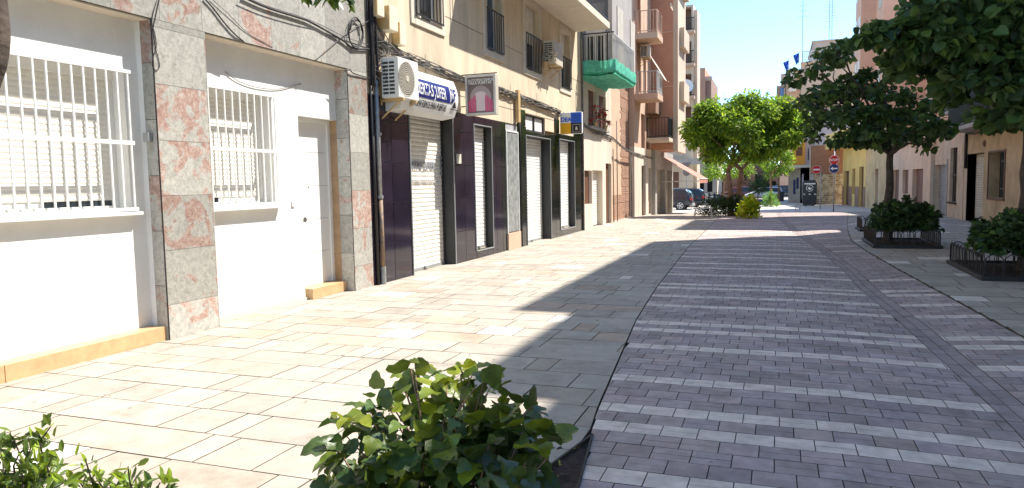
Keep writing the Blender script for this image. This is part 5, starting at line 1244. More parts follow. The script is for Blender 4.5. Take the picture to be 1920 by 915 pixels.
# flags and aerials
for k, (xx, ya, yb_, Y_) in enumerate(((1476, 111, 127, 84), (1495, 97, 115, 80))):
    x_, z0 = qx(xx, Y_), qz(xx, yb_, Y_); z1 = qz(xx, ya, Y_)
    t = thing('flag', ['lower blue flag, the left one on the far cream roof', 'higher blue flag, the right one on the far cream roof'][k], 'flag', (x_, Y_, z0))
    mb = MB(); mb.tube([(x_, Y_, z0-1.2), (x_, Y_, z1)], .03, 6); mb.build('pole', M['steel_white'], t)
    mb = MB(); rows = []
    for j in range(7): rows.append([mb.p(x_-.02-.55*i/5*(1-.1*j), Y_+.12*math.sin(i*1.2+j*.5), z1-.1-(z1-z0)*j/6-.05*i) for i in range(6)])
    for j in range(6):
        for i in range(5): mb.poly([rows[j][i], rows[j][i+1], rows[j+1][i+1], rows[j+1][i]])
    mb.build('cloth', M['flag_blue'], t, fix=False)
for k, (xx, ya, yb_, Y_, lab) in enumerate(((1501, 0, 112, 72.5, 'tall thin aerial mast at the left corner of the far cream roof'), (1550, 0, 80, 76, 'thicker aerial mast with crossbars on the cream roof room'), (1555, 4, 80, 76.5, 'thin aerial mast just right of the crossbarred one'), (1615, 28, 72, 76, 'short aerial on the roof beside the yellow house'))):
    x_, z0, z1 = qx(xx, Y_), qz(xx, yb_, Y_), qz(xx, ya, Y_)
    t = thing('aerial', lab, 'aerial', (x_, Y_, z0)); mb = MB(); mb.tube([(x_, Y_, z0-.3), (x_, Y_, z1+1)], .035, 6); mb.build('mast', M['grey_metal'], t)
    mb = MB()
    for j in range(3+(k == 1)*2): z = z1-.5-j*.5; mb.tube([(x_-.5, Y_, z), (x_+.5, Y_, z+.02)], .018, 5)
    mb.build('antenna_rod', M['grey_metal'], t)
# ruined wall of brick and rubble
Yw = 68.0
t = thing('ruined_wall', 'ruined wall end with bare red brick above and crumbling rubble masonry below', 'ruin', (qx(1550, Yw), Yw, -.6)); fw_ = frameC(Yw)
xa, xb = qx(1519, Yw), qx(1600, Yw); xm_ = qx(1541, Yw)
mb = MB(**fw_); mb.box(xm_-.9, xb, -1.2, 0, qz(1550, 326, Yw), qz(1550, 272, Yw)); mb.build('brick_part', M['brick_far'], t)
mb = MB(**fw_); mb.box(xm_-.6, xb, -1.3, .06, -.7, qz(1550, 326, Yw)-.01); mb.build('rubble_part', M['rubble'], t)
mb = MB(**fw_); mb.box(xa, xm_-.92, -1.2, .02, -.7, qz(1530, 276, Yw)); mb.build('plastered_part', M['cream_warm'], t)

# ================================================================== street furniture and signs
def pole_sign(label, x, yb_, Ybase, discs, name='road_sign', r_=.3, pole_top=None, rad=.035):
    px_ = qx_ = float(atY(x, yb_, Ybase)[0]); z0 = zg(Ybase); t = thing(name, label, 'road sign', (px_, Ybase, z0))
    zt_ = pole_top if pole_top is not None else 3.3
    mb = MB(); mb.tube([(px_, Ybase, z0), (px_, Ybase, zt_)], rad, 8); mb.build('pole', M['zinc'], t, smooth=True)
    return t, px_
def octagon(r): return [(r*math.cos(math.pi/8+k*math.pi/4), r*math.sin(math.pi/8+k*math.pi/4)) for k in range(8)]
Ys = 46.0
t, px_ = pole_sign('red octagonal STOP sign above a round blue sign with a white left arrow', 1563, 384, Ys, 0)
zc1, zc2 = float(atY(1563, 300, Ys)[2]), float(atY(1563, 316, Ys)[2]); rS = .27
fS = lambda z, Y: dict(O=(px_, Y-.05, z), U=(1, 0, 0), N=(0, -1, 0))
px_s = float(atY(1564, 300, Ys)[0])
mb = MB(O=(px_s, Ys-.05, zc1), U=(1, 0, 0), N=(0, -1, 0)); mb.prism(octagon(rS*1.06), 0, .02); st = mb.build('octagon_plate', M['white_paint'], t)
mb = MB(O=(px_s, Ys-.05, zc1), U=(1, 0, 0), N=(0, -1, 0)); mb.prism(octagon(rS*.97), .021, .025); mb.build('red_face', M['sign_red'], st)
text_mesh('STOP', .19, dict(O=(px_s, Ys-.05, zc1), U=(1, 0, 0), N=(0, -1, 0)), 0, -.065, .029, M['white_paint'], st, 'lettering', .006, .9, align='CENTER')
mb = MB(O=(px_s, Ys-.05, zc2), U=(1, 0, 0), N=(0, -1, 0)); mb.disc(0, 0, rS, 0, .02); st = mb.build('round_plate', M['white_paint'], t)
mb = MB(O=(px_s, Ys-.05, zc2), U=(1, 0, 0), N=(0, -1, 0)); mb.disc(0, 0, rS*.94, .021, .025); mb.build('blue_face', M['sign_navy'], st)
mb = MB(O=(px_s, Ys-.05, zc2), U=(1, 0, 0), N=(0, -1, 0)); mb.prism([(-.2, 0), (-.06, .11), (-.06, .035), (.19, .035), (.19, -.035), (-.06, -.035), (-.06, -.11)], .026, .03); mb.build('arrow', M['white_paint'], st)
Yn = 56.0
t, px_ = pole_sign('round red no-entry sign with a white bar on a pale pole', 1538, 374, Yn, 0, pole_top=float(atY(1538, 311, Yn)[2]))
cx_ = float(atY(1531, 318, Yn)[0]); zc = float(atY(1531, 318, Yn)[2])
mb = MB(O=(cx_, Yn-.05, zc), U=(1, 0, 0), N=(0, -1, 0)); mb.disc(0, 0, .3, 0, .02); st = mb.build('round_plate', M['white_paint'], t)
mb = MB(O=(cx_, Yn-.05, zc), U=(1, 0, 0), N=(0, -1, 0)); mb.disc(0, 0, .285, .021, .025); mb.build('red_face', M['sign_red'], st)
mb = MB(O=(cx_, Yn-.05, zc), U=(1, 0, 0), N=(0, -1, 0)); mb.box(-.22, .22, .026, .03, -.05, .05); mb.build('bar', M['white_paint'], st)
mb = MB(); mb.tube([(cx_, Yn, zc), (px_, Yn, zc)], .02, 6); mb.build('bracket', M['zinc'], t)
# give-way sign seen from behind, on the left
Yv = 58.0; vx = float(atY(1280, 330, Yv)[0]); t = thing('road_sign', 'backs of a triangular and a round road sign on a pole above the parked cars', 'road sign', (vx, Yv, zg(Yv)))
z1_, z2_ = float(atY(1287, 311, Yv)[2]), float(atY(1287, 322, Yv)[2]); mb = MB(); mb.tube([(vx+.3, Yv, zg(Yv)), (vx+.3, Yv, z1_+.4)], .035, 8); mb.build('pole', M['zinc'], t)
mb = MB(O=(vx+.3, Yv-.05, z1_), U=(1, 0, 0), N=(0, -1, 0)); mb.prism([(-.36, .26), (.36, .26), (0, -.34)], 0, .02); mb.build('triangle_plate', M['sign_back'], t)
mb = MB(O=(vx+.3, Yv-.05, z2_-.05), U=(1, 0, 0), N=(0, -1, 0)); mb.disc(0, 0, .28, 0, .02); mb.build('round_plate', M['sign_back'], t)
# recycling container
Yb = 64.5; fb_ = frameC(Yb); q = px_rect(1504.5, 340, 1532, 373, Yb); t = thing('recycling_container', 'big dark grey street container with white band and round white symbol by the ruined wall', 'container', ((q[0]+q[1])/2, Yb, zg(Yb)))
z0, z1 = zg(Yb)+.06, q[3]
mb = MB(**fb_); mb.prism([(q[0]+.05, z0), (q[1]-.05, z0), (q[1], z0+.5), (q[1], z1-.12), (q[1]-.1, z1), (q[0]+.1, z1), (q[0], z1-.12), (q[0], z0+.5)], -1.2, 0); mb.build('body', M['plastic_dark'], t, bevel=.03)
w_ = q[1]-q[0]
mb = MB(**fb_); mb.box(q[0]+.12, q[1]-.12, .002, .012, z1-.24, z1-.13); mb.build('white_band', M['white_paint'], t)
cx_, cz_ = (q[0]+q[1])/2, z1-.55
mb = MB(**fb_)
for k in range(24):
    if k % 8 == 7: continue
    a, b = 2*math.pi*k/24, 2*math.pi*(k+1)/24; mb.face([(cx_+.24*math.cos(a), .012, cz_+.24*math.sin(a)), (cx_+.28*math.cos(a), .012, cz_+.28*math.sin(a)), (cx_+.28*math.cos(b), .012, cz_+.28*math.sin(b)), (cx_+.24*math.cos(b), .012, cz_+.24*math.sin(b))])
mb.prism([(cx_-.16, cz_-.02), (cx_-.05, cz_+.14), (cx_+.03, cz_+.02), (cx_+.16, cz_+.06), (cx_+.1, cz_-.13), (cx_-.02, cz_-.15)], .004, .012); mb.build('symbol', M['white_paint'], t)
mb = MB(**fb_)
for k in (-.42, 0, .42): mb.prism([(cx_+k+.09*math.cos(a), cz_-.5+.06*math.sin(a)) for a in [2*math.pi*i/12 for i in range(12)]], .004, .012)
mb.build('label_patch', M['steel_white'], t)
mb = MB(**fb_); mb.box(cx_-.45, cx_+.45, -.9, -.1, z1, z1+.1); mb.box(q[0]+.15, q[0]+.35, -.9, -.2, zg(Yb), z0); mb.box(q[1]-.35, q[1]-.15, -.9, -.2, zg(Yb), z0); mb.build('lid_and_feet', M['black_iron'], t)
# thin steel hoop barriers
for k, (xa, xb) in enumerate(((1492, 1500),)):
    Y_ = 47.0; a, b = float(atY(xa, 386, Y_)[0]), float(atY(xb, 386, Y_)[0])
    mb = MB(); mb.tube([(a, Y_, zg(Y_)), (a, Y_, zg(Y_)+.45)], .025, 6); mb.tube([(b, Y_, zg(Y_)), (b, Y_, zg(Y_)+.45)], .025, 6)
    mb.tube([(a, Y_, zg(Y_)+.45), (b, Y_, zg(Y_)+.45)], .025, 6); tag(mb.build('hoop_barrier', M['steel_white']), 'small pale metal hoop standing on the sunlit plaza before the container', 'barrier')
# bench left of the central tree
Yt = 32.5; a, b = float(atY(1300, 400, Yt)[0]), float(atY(1336, 400, Yt)[0]); t = thing('bench', 'slender pale metal bench with a thin backrest beside the central tree bed', 'bench', ((a+b)/2, Yt, 0))
mb = MB()
for k in range(5): mb.box(a, b, Yt+.0+k*.09, Yt+.06+k*.09, .42, .445)
mb.build('seat', M['steel_white'], t)
for u in (a+.08, b-.08):
    for yy in (Yt+.02, Yt+.4): mb = MB(); mb.tube([(u, yy, .42), (u+(.06 if u > (a+b)/2 else -.06), yy, 0)], .018, 6); mb.build('leg', M['steel_white'], t)
mb = MB(); mb.tube([(a+.12, Yt+.42, .42), (a+.02, Yt+.5, .7), (a-.03, Yt+.52, .92)], .02, 6); mb.tube([(b-.12, Yt+.42, .42), (b-.07, Yt+.5, .7), (b-.05, Yt+.52, .85)], .012, 6); mb.tube([(a, Yt+.5, .78), (b-.06, Yt+.5, .78)], .012, 6); mb.build('backrest', M['black_iron'], t)

# ================================================================== cars
def car(label, O, heading, L, Wd, Hh, paint, kind='suv', group='cars parked at the end of the street'):
    """front towards +u; origin at ground under the middle"""
    U = Vector((math.cos(heading), math.sin(heading), 0)); N = Vector((-U.y, U.x, 0)); fr = dict(O=O, U=U, N=N)
    t = thing('parked_car', label, 'car', O, group); r = .34 if kind == 'suv' else .31
    belt = Hh*.58; zb = .24 if kind == 'suv' else .19
    # stations: u, belt z, roof z, half width belt, half width roof
    h = L/2
    if kind == 'suv': stn = [(-h, .55, .62, .80, .78), (-h+.05, belt-.1, belt-.04, .92, .84), (-h+.2, belt, Hh*.80, .96, .74), (-h+.5, belt, Hh*.97, .98, .70), (-.2, belt, Hh, 1, .70), (.45, belt-.01, Hh*.97, 1, .69), (1.15, belt-.03, belt+.04, .98, .78), (h-.25, belt-.14, belt-.1, .94, .8), (h-.04, .6, .68, .86, .74)]
    else: stn = [(-h, .5, .58, .82, .78), (-h+.06, belt-.06, belt, .93, .85), (-h+.16, belt, Hh*.84, .96, .74), (-h+.4, belt, Hh*.98, .98, .70), (-.1, belt, Hh, 1, .69), (.55, belt-.02, Hh*.93, 1, .68), (1.3, belt-.06, belt+.02, .98, .78), (h-.2, belt-.22, belt-.16, .93, .8), (h-.03, .5, .6, .84, .72)]
    hw = Wd/2; mb = MB(**fr); rings = []
    for u, zb1, zr, wb, wr in stn:
        half = [(.80*wb*hw, zb), (wb*hw, zb+.16), (wb*hw*1.01, (zb+zb1)/2+.06), (wb*hw*.985, zb1), (wr*hw+.0, max(zr-.05, zb1+.01)), (wr*hw*.82, max(zr, zb1+.03))]
        ring = [mb.p(u, w, z) for w, z in half]+[mb.p(u, -w, z) for w, z in reversed(half)]; rings.append(ring)
    for i in range(len(rings)-1):
        n = len(rings[i])
        for k in range(n): mb.poly([rings[i][k], rings[i][(k+1) % n], rings[i+1][(k+1) % n], rings[i+1][k]])
    mb.poly(rings[0][::-1]); mb.poly(rings[-1])
    body = mb.build('body', M[paint], t, smooth=True)
    body.data.polygons.foreach_set('use_smooth', [True]*len(body.data.polygons)); md = body.modifiers.new('b', 'BEVEL'); md.width = .03; md.segments = 2; md.angle_limit = R(25)
    def side(i, j, a, b, s, off=.008):   # quad on the glasshouse between stations i..j with fractions a,b in height
        def pt(st, f): u, zb1, zr, wb, wr = st; return (u, s*((wb*hw*.985)*(1-f)+(wr*hw)*f+off), zb1+(max(zr-.05, zb1+.01)-zb1)*f)
        return [pt(stn[i], a), pt(stn[j], a), pt(stn[j], b), pt(stn[i], b)]
    for s in (-1, 1):
        mb = MB(**fr); A = side(3, 4, .08, .9, s); B = side(4, 5, .08, .9, s)
        l = lambda p, q, f: tuple(p[k]+(q[k]-p[k])*f for k in range(3))
        mb.face([l(A[0], A[1], .04), l(A[0], A[1], .94), l(A[3], A[2], .94), l(A[3], A[2], .04)]); mb.face([A[1], l(B[0], B[1], .94), l(B[3], B[2], .94), A[2]]); C_ = side(5, 6, .08, .85, s); mb.face([C_[0], l(C_[0], C_[1], .6), C_[3]])
        D_ = side(2, 3, .12, .8, s); mb.face([l(D_[0], D_[1], .25), D_[1], D_[2], l(D_[3], D_[2], .6)])
        mb.build('side_window', M['glass'], t, fix=False)
    def cross(i, j, a, b, off):
        def pt(st, s, f): u, zb1, zr, wb, wr = st; return (u, s*wr*hw*.78, max(zr, zb1+.03)*1.0)
        p, q = stn[i], stn[j]; P = [pt(p, -1, 0), pt(p, 1, 0), pt(q, 1, 0), pt(q, -1, 0)]
        m_ = lambda f, s: (p[0]+(q[0]-p[0])*f+off, s*((p[4]+(q[4]-p[4])*f)*hw*.8), p[2]+(q[2]-p[2])*f+.012)
        return [m_(a, -1), m_(a, 1), m_(b, 1), m_(b, -1)]
    mb = MB(**fr); mb.face(cross(1, 2, .25, .98, -.03)); mb.face(cross(2, 3, .0, .55, -.02)); mb.build('rear_window', M['glass'], t, fix=False)
    mb = MB(**fr); mb.face(cross(5, 6, .12, .92, .02)); mb.build('windscreen', M['glass'], t, fix=False)
    for s in (-1, 1):
        mb = MB(**fr); zl = belt-.1
        mb.prism([(-h-.005, zl-.1), (-h+.12, zl-.12), (-h+.2, zl+.06), (-h+.03, zl+.1)], s*hw*.66, s*hw*.975); mb.build('tail_light', M['lamp_red'], t)
        mb = MB(**fr); mb.prism([(h-.32, belt-.25), (h-.03, belt-.33), (h-.03, belt-.43), (h-.3, belt-.38)], s*hw*.55, s*hw*.95); mb.build('headlight', M['chrome'], t)
    mb = MB(**fr); mb.box(-h-.05, -h+.25, -hw*.9, hw*.9, .28, .5); mb.box(h-.2, h+.04, -hw*.9, hw*.9, .25, .46); mb.build('bumper', M['plastic_dark' if kind != 'suv' else 'zinc'], t, bevel=.04)
    for u in (-h*.60, h*.62):
        for s in (-1, 1):
            W = dict(O=Vector(O)+U*u+Vector((0, 0, r)), U=U, N=N*s); mb = MB(**W)
            mb.disc(0, 0, r+.055, hw*.80, hw+.004, 28); mb.build('wheel_arch', M['plastic_dark'], t)
            mb = MB(**W); mb.disc(0, 0, r, hw-.2, hw+.012, 28); wl_ = mb.build('wheel', M['rubber'], t, bevel=.02)
            mb = MB(**W); mb.disc(0, 0, .06, hw+.013, hw+.03, 12)
            for k in range(5):
                a = k*2*math.pi/5; c_, s_ = math.cos(a), math.sin(a); mb.face([(c_*.03-s_*.035, hw+.022, s_*.03+c_*.035), (c_*.03+s_*.035, hw+.022, s_*.03-c_*.035), (c_*r*.68+s_*.045, hw+.022, s_*r*.68-c_*.045), (c_*r*.68-s_*.045, hw+.022, s_*r*.68+c_*.045)])
            n = 24
            for k in range(n):
                a, b = 2*math.pi*k/n, 2*math.pi*(k+1)/n; mb.face([(r*.62*math.cos(a), hw+.016, r*.62*math.sin(a)), (r*.72*math.cos(a), hw+.016, r*.72*math.sin(a)), (r*.72*math.cos(b), hw+.016, r*.72*math.sin(b)), (r*.62*math.cos(b), hw+.016, r*.62*math.sin(b))])
            mb.build('rim', M['rim'], wl_)
    mb = MB(**fr)
    for s in (-1, 1): mb.tube([(-1.2, s*hw*.62, Hh+.03), (.4, s*hw*.62, Hh+.02)], .02, 6)
    if kind == 'suv': mb.build('roof_rail', M['chrome'], t)
    return t
cy = 56.5; cxr = float(atY(1299, 370, cy)[0]); car('grey SUV parked nearest, its rear pointing to the street', (cxr-2.15, cy, zg(cy)), math.pi, 4.4, 1.86, 1.62, 'car_grey', 'suv')
cy = 63.5; cxr = float(atY(1321.5, 366, cy)[0]); car('dark navy people carrier parked just beyond the grey SUV', (cxr-2.05, cy, zg(cy)), math.pi, 4.1, 1.78, 1.6, 'car_navy', 'mpv')
cy = 84; cxr = float(atY(1396, 366, cy)[0]); car('white hatchback far behind the central tree', (cxr+2.0, cy, zg(cy)), math.pi, 4.0, 1.72, 1.42, 'car_white', 'mpv')
cy = 90; cxr = float(atY(1384, 362, cy)[0]); car('maroon car beyond the white hatchback', (cxr, cy, zg(cy)), math.pi, 4.2, 1.75, 1.45, 'car_maroon', 'mpv')
cy = 92; cxr = float(atY(1470, 362, cy)[0]); car('black car parked deep behind the far slim tree', (cxr+.5, cy, zg(cy)), 0, 4.2, 1.75, 1.5, 'car_navy', 'mpv')
# scooters
def scooter(label, O, heading, paint):
    U = Vector((math.cos(heading), math.sin(heading), 0)); fr = dict(O=O, U=U, N=Vector((-U.y, U.x, 0))); t = thing('scooter', label, 'scooter', O, 'scooters parked behind the cars')
    for u in (-.6, .62): mb = MB(**fr); mb.disc(u, .25, .25, -.05, .05, 20); mb.build('wheel', M['rubber'], t)
    mb = MB(**fr); mb.prism([(-.85, .55), (-.7, .4), (-.2, .3), (.25, .28), (.35, .35), (.5, .95), (.42, 1.0), (.28, .45), (-.1, .42), (-.2, .7), (-.8, .78)], -.14, .14); mb.build('body', M[paint], t, bevel=.03)
    mb = MB(**fr); mb.box(-.75, -.1, -.13, .13, .78, .86); mb.build('seat', M['rubber'], t, bevel=.03)
    mb = MB(**fr); mb.tube([(.45, 0, .95), (.4, 0, 1.1)], .025, 6); mb.tube([(.36, -.32, 1.1), (.42, 0, 1.08), (.36, .32, 1.1)], .018, 6); mb.build('handlebar', M['black_iron'], t)
for k, (x, Y_, hd, pt_) in enumerate(((1330, 72, 2.4, 'car_white'), (1337, 74, 2.6, 'car_grey'), (1344, 71, 2.2, 'car_navy'))):
    xx = float(atY(x, 372, Y_)[0]); scooter(['white scooter parked just right of the navy car', 'grey scooter in the middle of the parked scooters', 'dark scooter nearest the central tree bed'][k], (xx, Y_, zg(Y_)), hd, pt_)

# ================================================================== vegetation
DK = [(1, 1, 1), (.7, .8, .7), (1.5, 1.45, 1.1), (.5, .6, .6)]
BR = [(1, 1, 1), (1.5, 1.35, 1), (.45, .6, .6), (.7, .85, .8), (1.9, 1.6, .8)]
HG = [(1, 1, 1), (.6, .7, .6), (1.6, 1.5, 1)]
# central tree
cX, cY = float(atY(1377, 400, 35.5)[0]), 35.5
tree('bright green street tree with twin trunks in the middle of the view', (cX, cY, zg(cY)), 6, 2.2, (cX+.45, cY, 4.0), (2.75, 2.3, 1.5), 21, 'leaf_bright', 'bark_tan', .2, 'blade', BR, 40000, stems=2, trunk_r=.14, squash=.78, limbs=13, clr=.6, droop=.6)
def shrub(label, c, r, n, leafm, size, kind, tones, seed, stems=10, name='shrub', cat='shrub', squash=.8, spikes=0, group=None):
    rng = random.Random(seed); t = thing(name, label, cat, (c[0], c[1], c[2]), group); mb = MB(); pts = []
    for k in range(stems):
        a = rng.uniform(0, 6.28); q = rng.uniform(.3, .95); e = Vector((c[0]+r[0]*q*math.cos(a), c[1]+r[1]*q*math.sin(a), c[2]+r[2]*rng.uniform(.75, 1.12)*(1.25-q*.5)))
        s = Vector((c[0]+(e.x-c[0])*.35, c[1]+(e.y-c[1])*.35, c[2])); limb(mb, s, e, .014, .004, rng, 4, .25, 5)
        for j in range(max(3, n//stems//3)): f = rng.uniform(.35, 1.03); p = s.lerp(e, f); pts.append((tuple(p+Vector((rng.gauss(0, .05), rng.gauss(0, .05), rng.gauss(0, .04)))), (rng.gauss(0, 1), rng.gauss(0, 1), .7)))
    for j in range(n-len(pts)):
        v = Vector((rng.gauss(0, 1), rng.gauss(0, 1), abs(rng.gauss(0, .9)))).normalized(); k = rng.uniform(.45, 1)
        bump = 1+.18*mnoise.noise(Vector((v.x*2.3+seed, v.y*2.3, v.z*2.3)))*2
        pts.append(((c[0]+v.x*r[0]*k*bump, c[1]+v.y*r[1]*k*bump, c[2]+.05+v.z*r[2]*k*bump), tuple(v)))
    mb.build('stems', M['bark'], t); foliage('foliage', pts, size, kind, seed, tones, M[leafm], t, .1)
    return t
shrub('dense dark green shrubs round the foot of the twin-trunked tree', (cX-.35, cY-.3, zg(cY)), (1.35, .9, .95), 5200, 'leaf_hedge', .11, 'blade', BR, 31, 14, squash=.8)
yX = float(atY(1404, 412, 32.2)[0]); shrub('low bright yellow shrub in front of the central tree bed', (yX, 32.4, 0), (.5, .42, .8), 620, 'leaf_yellow', .13, 'heart', [(1, 1, 1), (1.2, 1.1, .8), (.7, .9, .8)], 33, 12)
# right-hand street trees (heart-shaped leaves, in the shade)
g_ = 'dark heart-leaved street trees on the right'
tX, tY = float(atY(1665, 455, 19.6)[0]), 19.6
rng_ = random.Random(77); cl = []
for px_, py_, n in ((1500, 150, 2), (1530, 130, 2), (1560, 110, 3), (1590, 95, 2), (1510, 185, 3), (1545, 180, 4), (1580, 165, 4), (1620, 150, 4), (1650, 170, 4), (1540, 225, 3), (1575, 220, 5), (1610, 215, 5), (1650, 210, 6), (1690, 215, 5), (1730, 230, 4), (1765, 250, 2), (1600, 255, 4), (1640, 255, 4), (1690, 250, 4), (1735, 262, 2), (1520, 255, 1), (1565, 268, 2), (1700, 180, 3), (1740, 195, 2)):
    for _ in range(n):
        Y_ = tY+rng_.uniform(-1.5, 1.5); p = atY(px_+rng_.uniform(-14, 14), py_+rng_.uniform(-12, 12), Y_); cl.append(tuple(map(float, p)))
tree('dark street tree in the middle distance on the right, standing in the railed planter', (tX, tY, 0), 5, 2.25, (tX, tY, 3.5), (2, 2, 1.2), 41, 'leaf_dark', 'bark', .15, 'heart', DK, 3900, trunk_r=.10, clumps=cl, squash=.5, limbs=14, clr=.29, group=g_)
tX2, tY2 = float(atY(1922, 500, 14.2)[0]), 14.2
cl = []
for px_, py_, n in ((1636, 70, 4), (1655, 64, 5), (1675, 60, 5), (1698, 54, 5), (1720, 50, 4), (1728, 8, 3), (1745, 50, 5), (1735, 85, 5), (1705, 85, 4), (1690, 115, 4), (1700, 135, 3), (1765, 10, 7), (1790, 40, 6), (1780, 90, 6), (1770, 135, 5), (1820, 20, 8), (1830, 80, 8), (1815, 130, 7), (1800, 170, 4), (1870, 30, 9), (1880, 100, 9), (1860, 155, 8), (1900, 180, 6), (1930, 60, 8), (1940, 130, 8), (1960, 200, 5), (1990, 80, 8), (1850, -40, 8), (1780, -50, 6), (1930, -60, 8), (2030, 20, 8), (2020, 150, 7), (2080, 80, 6), (2000, -70, 6), (1895, 215, 3), (1840, 205, 2)):
    for _ in range(n):
        Y_ = tY2+rng_.uniform(-1.9, 1.3); w_ = 9 if px_ < 1740 else 24; p = atY(px_+rng_.uniform(-w_, w_), py_+rng_.uniform(-w_, w_)*.8, Y_); cl.append(tuple(map(float, p)))
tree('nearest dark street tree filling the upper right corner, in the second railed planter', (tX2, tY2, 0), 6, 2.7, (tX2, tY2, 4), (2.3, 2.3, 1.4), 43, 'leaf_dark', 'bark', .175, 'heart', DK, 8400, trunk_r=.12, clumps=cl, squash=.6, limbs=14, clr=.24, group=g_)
# railed planters with hedges
def planter(label, x0, x1, y0, y1, seed, n, hh=.62, group='railed tree planters on the right'):
    t = thing('railed_planter', label, 'planter', ((x0+x1)/2, (y0+y1)/2, 0), group)
    mb = MB()
    for a, b, c, d in ((x0, x1, y0, y0+.1), (x0, x1, y1-.1, y1), (x0, x0+.1, y0+.1, y1-.1), (x1-.1, x1, y0+.1, y1-.1)): mb.box(a, b, c, d, -.05, .09)
    mb.build('kerb', M['black_iron'], t, bevel=.01)
    mb = MB(); mb.box(x0+.1, x1-.1, y0+.1, y1-.1, -.05, .05); mb.build('soil', M['soil'], t)
    mb = MB(); p = .09
    def hoop(A, B):
        L_ = (Vector(B)-Vector(A)).length; k = int(L_/.22)
        for i in range(k):
            P = Vector(A).lerp(Vector(B), (i+.05)/k); Q = Vector(A).lerp(Vector(B), (i+.95)/k); pts = [P]
            for j in range(7): f = j/6; q = P.lerp(Q, f); pts.append((q.x, q.y, .36+.07*math.sin(math.pi*f)))
            pts.append(Q); mb.tube([(v[0], v[1], v[2]) for v in pts], .009, 5)
            mid = P.lerp(Q, .5); mb.tube([(mid.x, mid.y, .09), (mid.x, mid.y, .40)], .006, 4)
    z = .09
    hoop((x0+.05, y0+.05, z), (x1-.05, y0+.05, z)); hoop((x0+.05, y0+.05, z), (x0+.05, y1-.05, z)); hoop((x1-.05, y0+.05, z), (x1-.05, y1-.05, z)); hoop((x0+.05, y1-.05, z), (x1-.05, y1-.05, z))
    mb.build('hoop_rail', M['black_iron'], t)
    return t
planter('railed planter of the middle tree on the right, its hoops half hidden by the hedge', 2.08, 3.5, 18.4, 20.8, 1, 1)
planter('nearest railed planter, cut by the right edge of the picture', 2.98, 4.6, 12.9, 15.4, 2, 1)
planter('farthest small railed planter showing left of the middle hedge', 2.35, 3.6, 24.0, 25.4, 3, 1)
hc = lambda x, Y: float(atY(x, 430, Y)[0])
shrub('dark leafy hedge spilling over the rails of the middle planter', (2.85, 19.6, .36), (.8, .95, .62), 4200, 'leaf_hedge', .095, 'lobed', HG, 51, 26, name='hedge', cat='hedge')
shrub('dark leafy hedge growing in the nearest railed planter at the right edge', (3.85, 14.2, .34), (.78, 1.0, .6), 4200, 'leaf_hedge', .10, 'lobed', HG, 52, 26, name='hedge', cat='hedge')
# far trees and bushes
def far_tree(label, x, Y, yb_, yt, yc, w, seed, m, tones, n=2200, size=.22, tr=.09, group='small trees at the far end of the street'):
    X_ = float(atY(x, yb_, Y)[0]); zt_ = float(atY(x, yt, Y)[2]); zc_ = float(atY(x, yc, Y)[2]); s = (zt_-zc_)/2; z0 = zg(Y)
    return tree(label, (X_, Y, z0), 5, zc_-z0+.2, (X_, Y, (zt_+zc_)/2), (w/2, w/2, s), seed, m, 'bark_tan', size, 'blade', tones, n, trunk_r=tr, limbs=5, clr=.5, group=group)
far_tree('slim tree with pale green crown behind the right side of the central tree', 1445, 66, 372, 268, 330, 4.2, 61, 'leaf_bright', BR, 3000)
far_tree('second slim tree beyond, trunk right of the first slim one', 1460, 72, 370, 285, 335, 3.4, 62, 'leaf_bright', BR, 2200)
far_tree('slim tree left of the twin trunks, in front of the parked scooters', 1357, 60, 378, 290, 340, 4.0, 63, 'leaf_bright', BR, 2800)
far_tree('round clipped topiary tree with white blossom edge behind the white car', 1421, 70, 368, 335, 362, 2.1, 64, 'leaf_hedge', HG, 2200, .14, .06)
shrub('mass of dark climbing greenery over the stone wall', (float(atY(1395, 330, 100)[0]), 99, -.6), (4.5, 1.5, 3.3), 4000, 'leaf_hedge', .3, 'blade', HG, 65, 12, name='climbing_plant', cat='climber')
shrub('pale feathery bush at the foot of the two slim far trees', (float(atY(1445, 372, 62)[0]), 62, zg(62)), (.7, .6, 1.15), 1200, 'leaf_bright', .14, 'blade', [(1.2, 1.3, 1.6), (.8, 1, 1)], 66, 8)
mb = MB(); Y_ = 78; q = px_rect(1461, 361, 1470, 372, Y_); mb.box(q[0], q[1], Y_, Y_+.8, zg(Y_), q[3]); mb.box(q[0]-.05, q[1]+.05, Y_-.05, Y_+.85, q[3], q[3]+.08); tag(mb.build('litter_container', M['plastic_dark'], bevel=.03), 'small dark box container between the slim far trees and the blue doors', 'container')
# ------------------------------------------------------------------ foreground bush (large lobed leaves)
rngf = random.Random(101)
bush = thing('foreground_bush', 'large dark leafy bush with top leaves coloured a sunlit yellow in the soil pit nearest the camera', 'bush', (-1.27, 2.5, 0))
def FP(x, y, Y): p = atY(x, y, Y); return Vector((float(p[0]), float(p[1]), float(p[2])))
outline = [(612, 850, 3), (640, 790, 3), (600, 820, 1), (690, 745, 3), (700, 800, 6), (740, 700, 3), (760, 690, 2), (800, 690, 3), (850, 700, 4), (900, 668, 2), (870, 720, 5), (910, 720, 4), (950, 750, 5), (1000, 745, 2), (1010, 790, 4), (1040, 800, 2), (1060, 830, 1), (770, 760, 8), (830, 770, 9), (890, 780, 9), (940, 800, 8), (980, 840, 6), (720, 850, 8), (780, 830, 10), (850, 840, 11), (910, 860, 10), (960, 890, 7), (660, 880, 7), (620, 900, 4), (700, 910, 8), (770, 900, 10), (840, 910, 11), (900, 930, 9), (980, 930, 4), (1010, 880, 2), (750, 960, 9), (850, 980, 9), (660, 960, 6)]
cen = []; mb = MB(); root = Vector((-1.27, 2.5, 0))
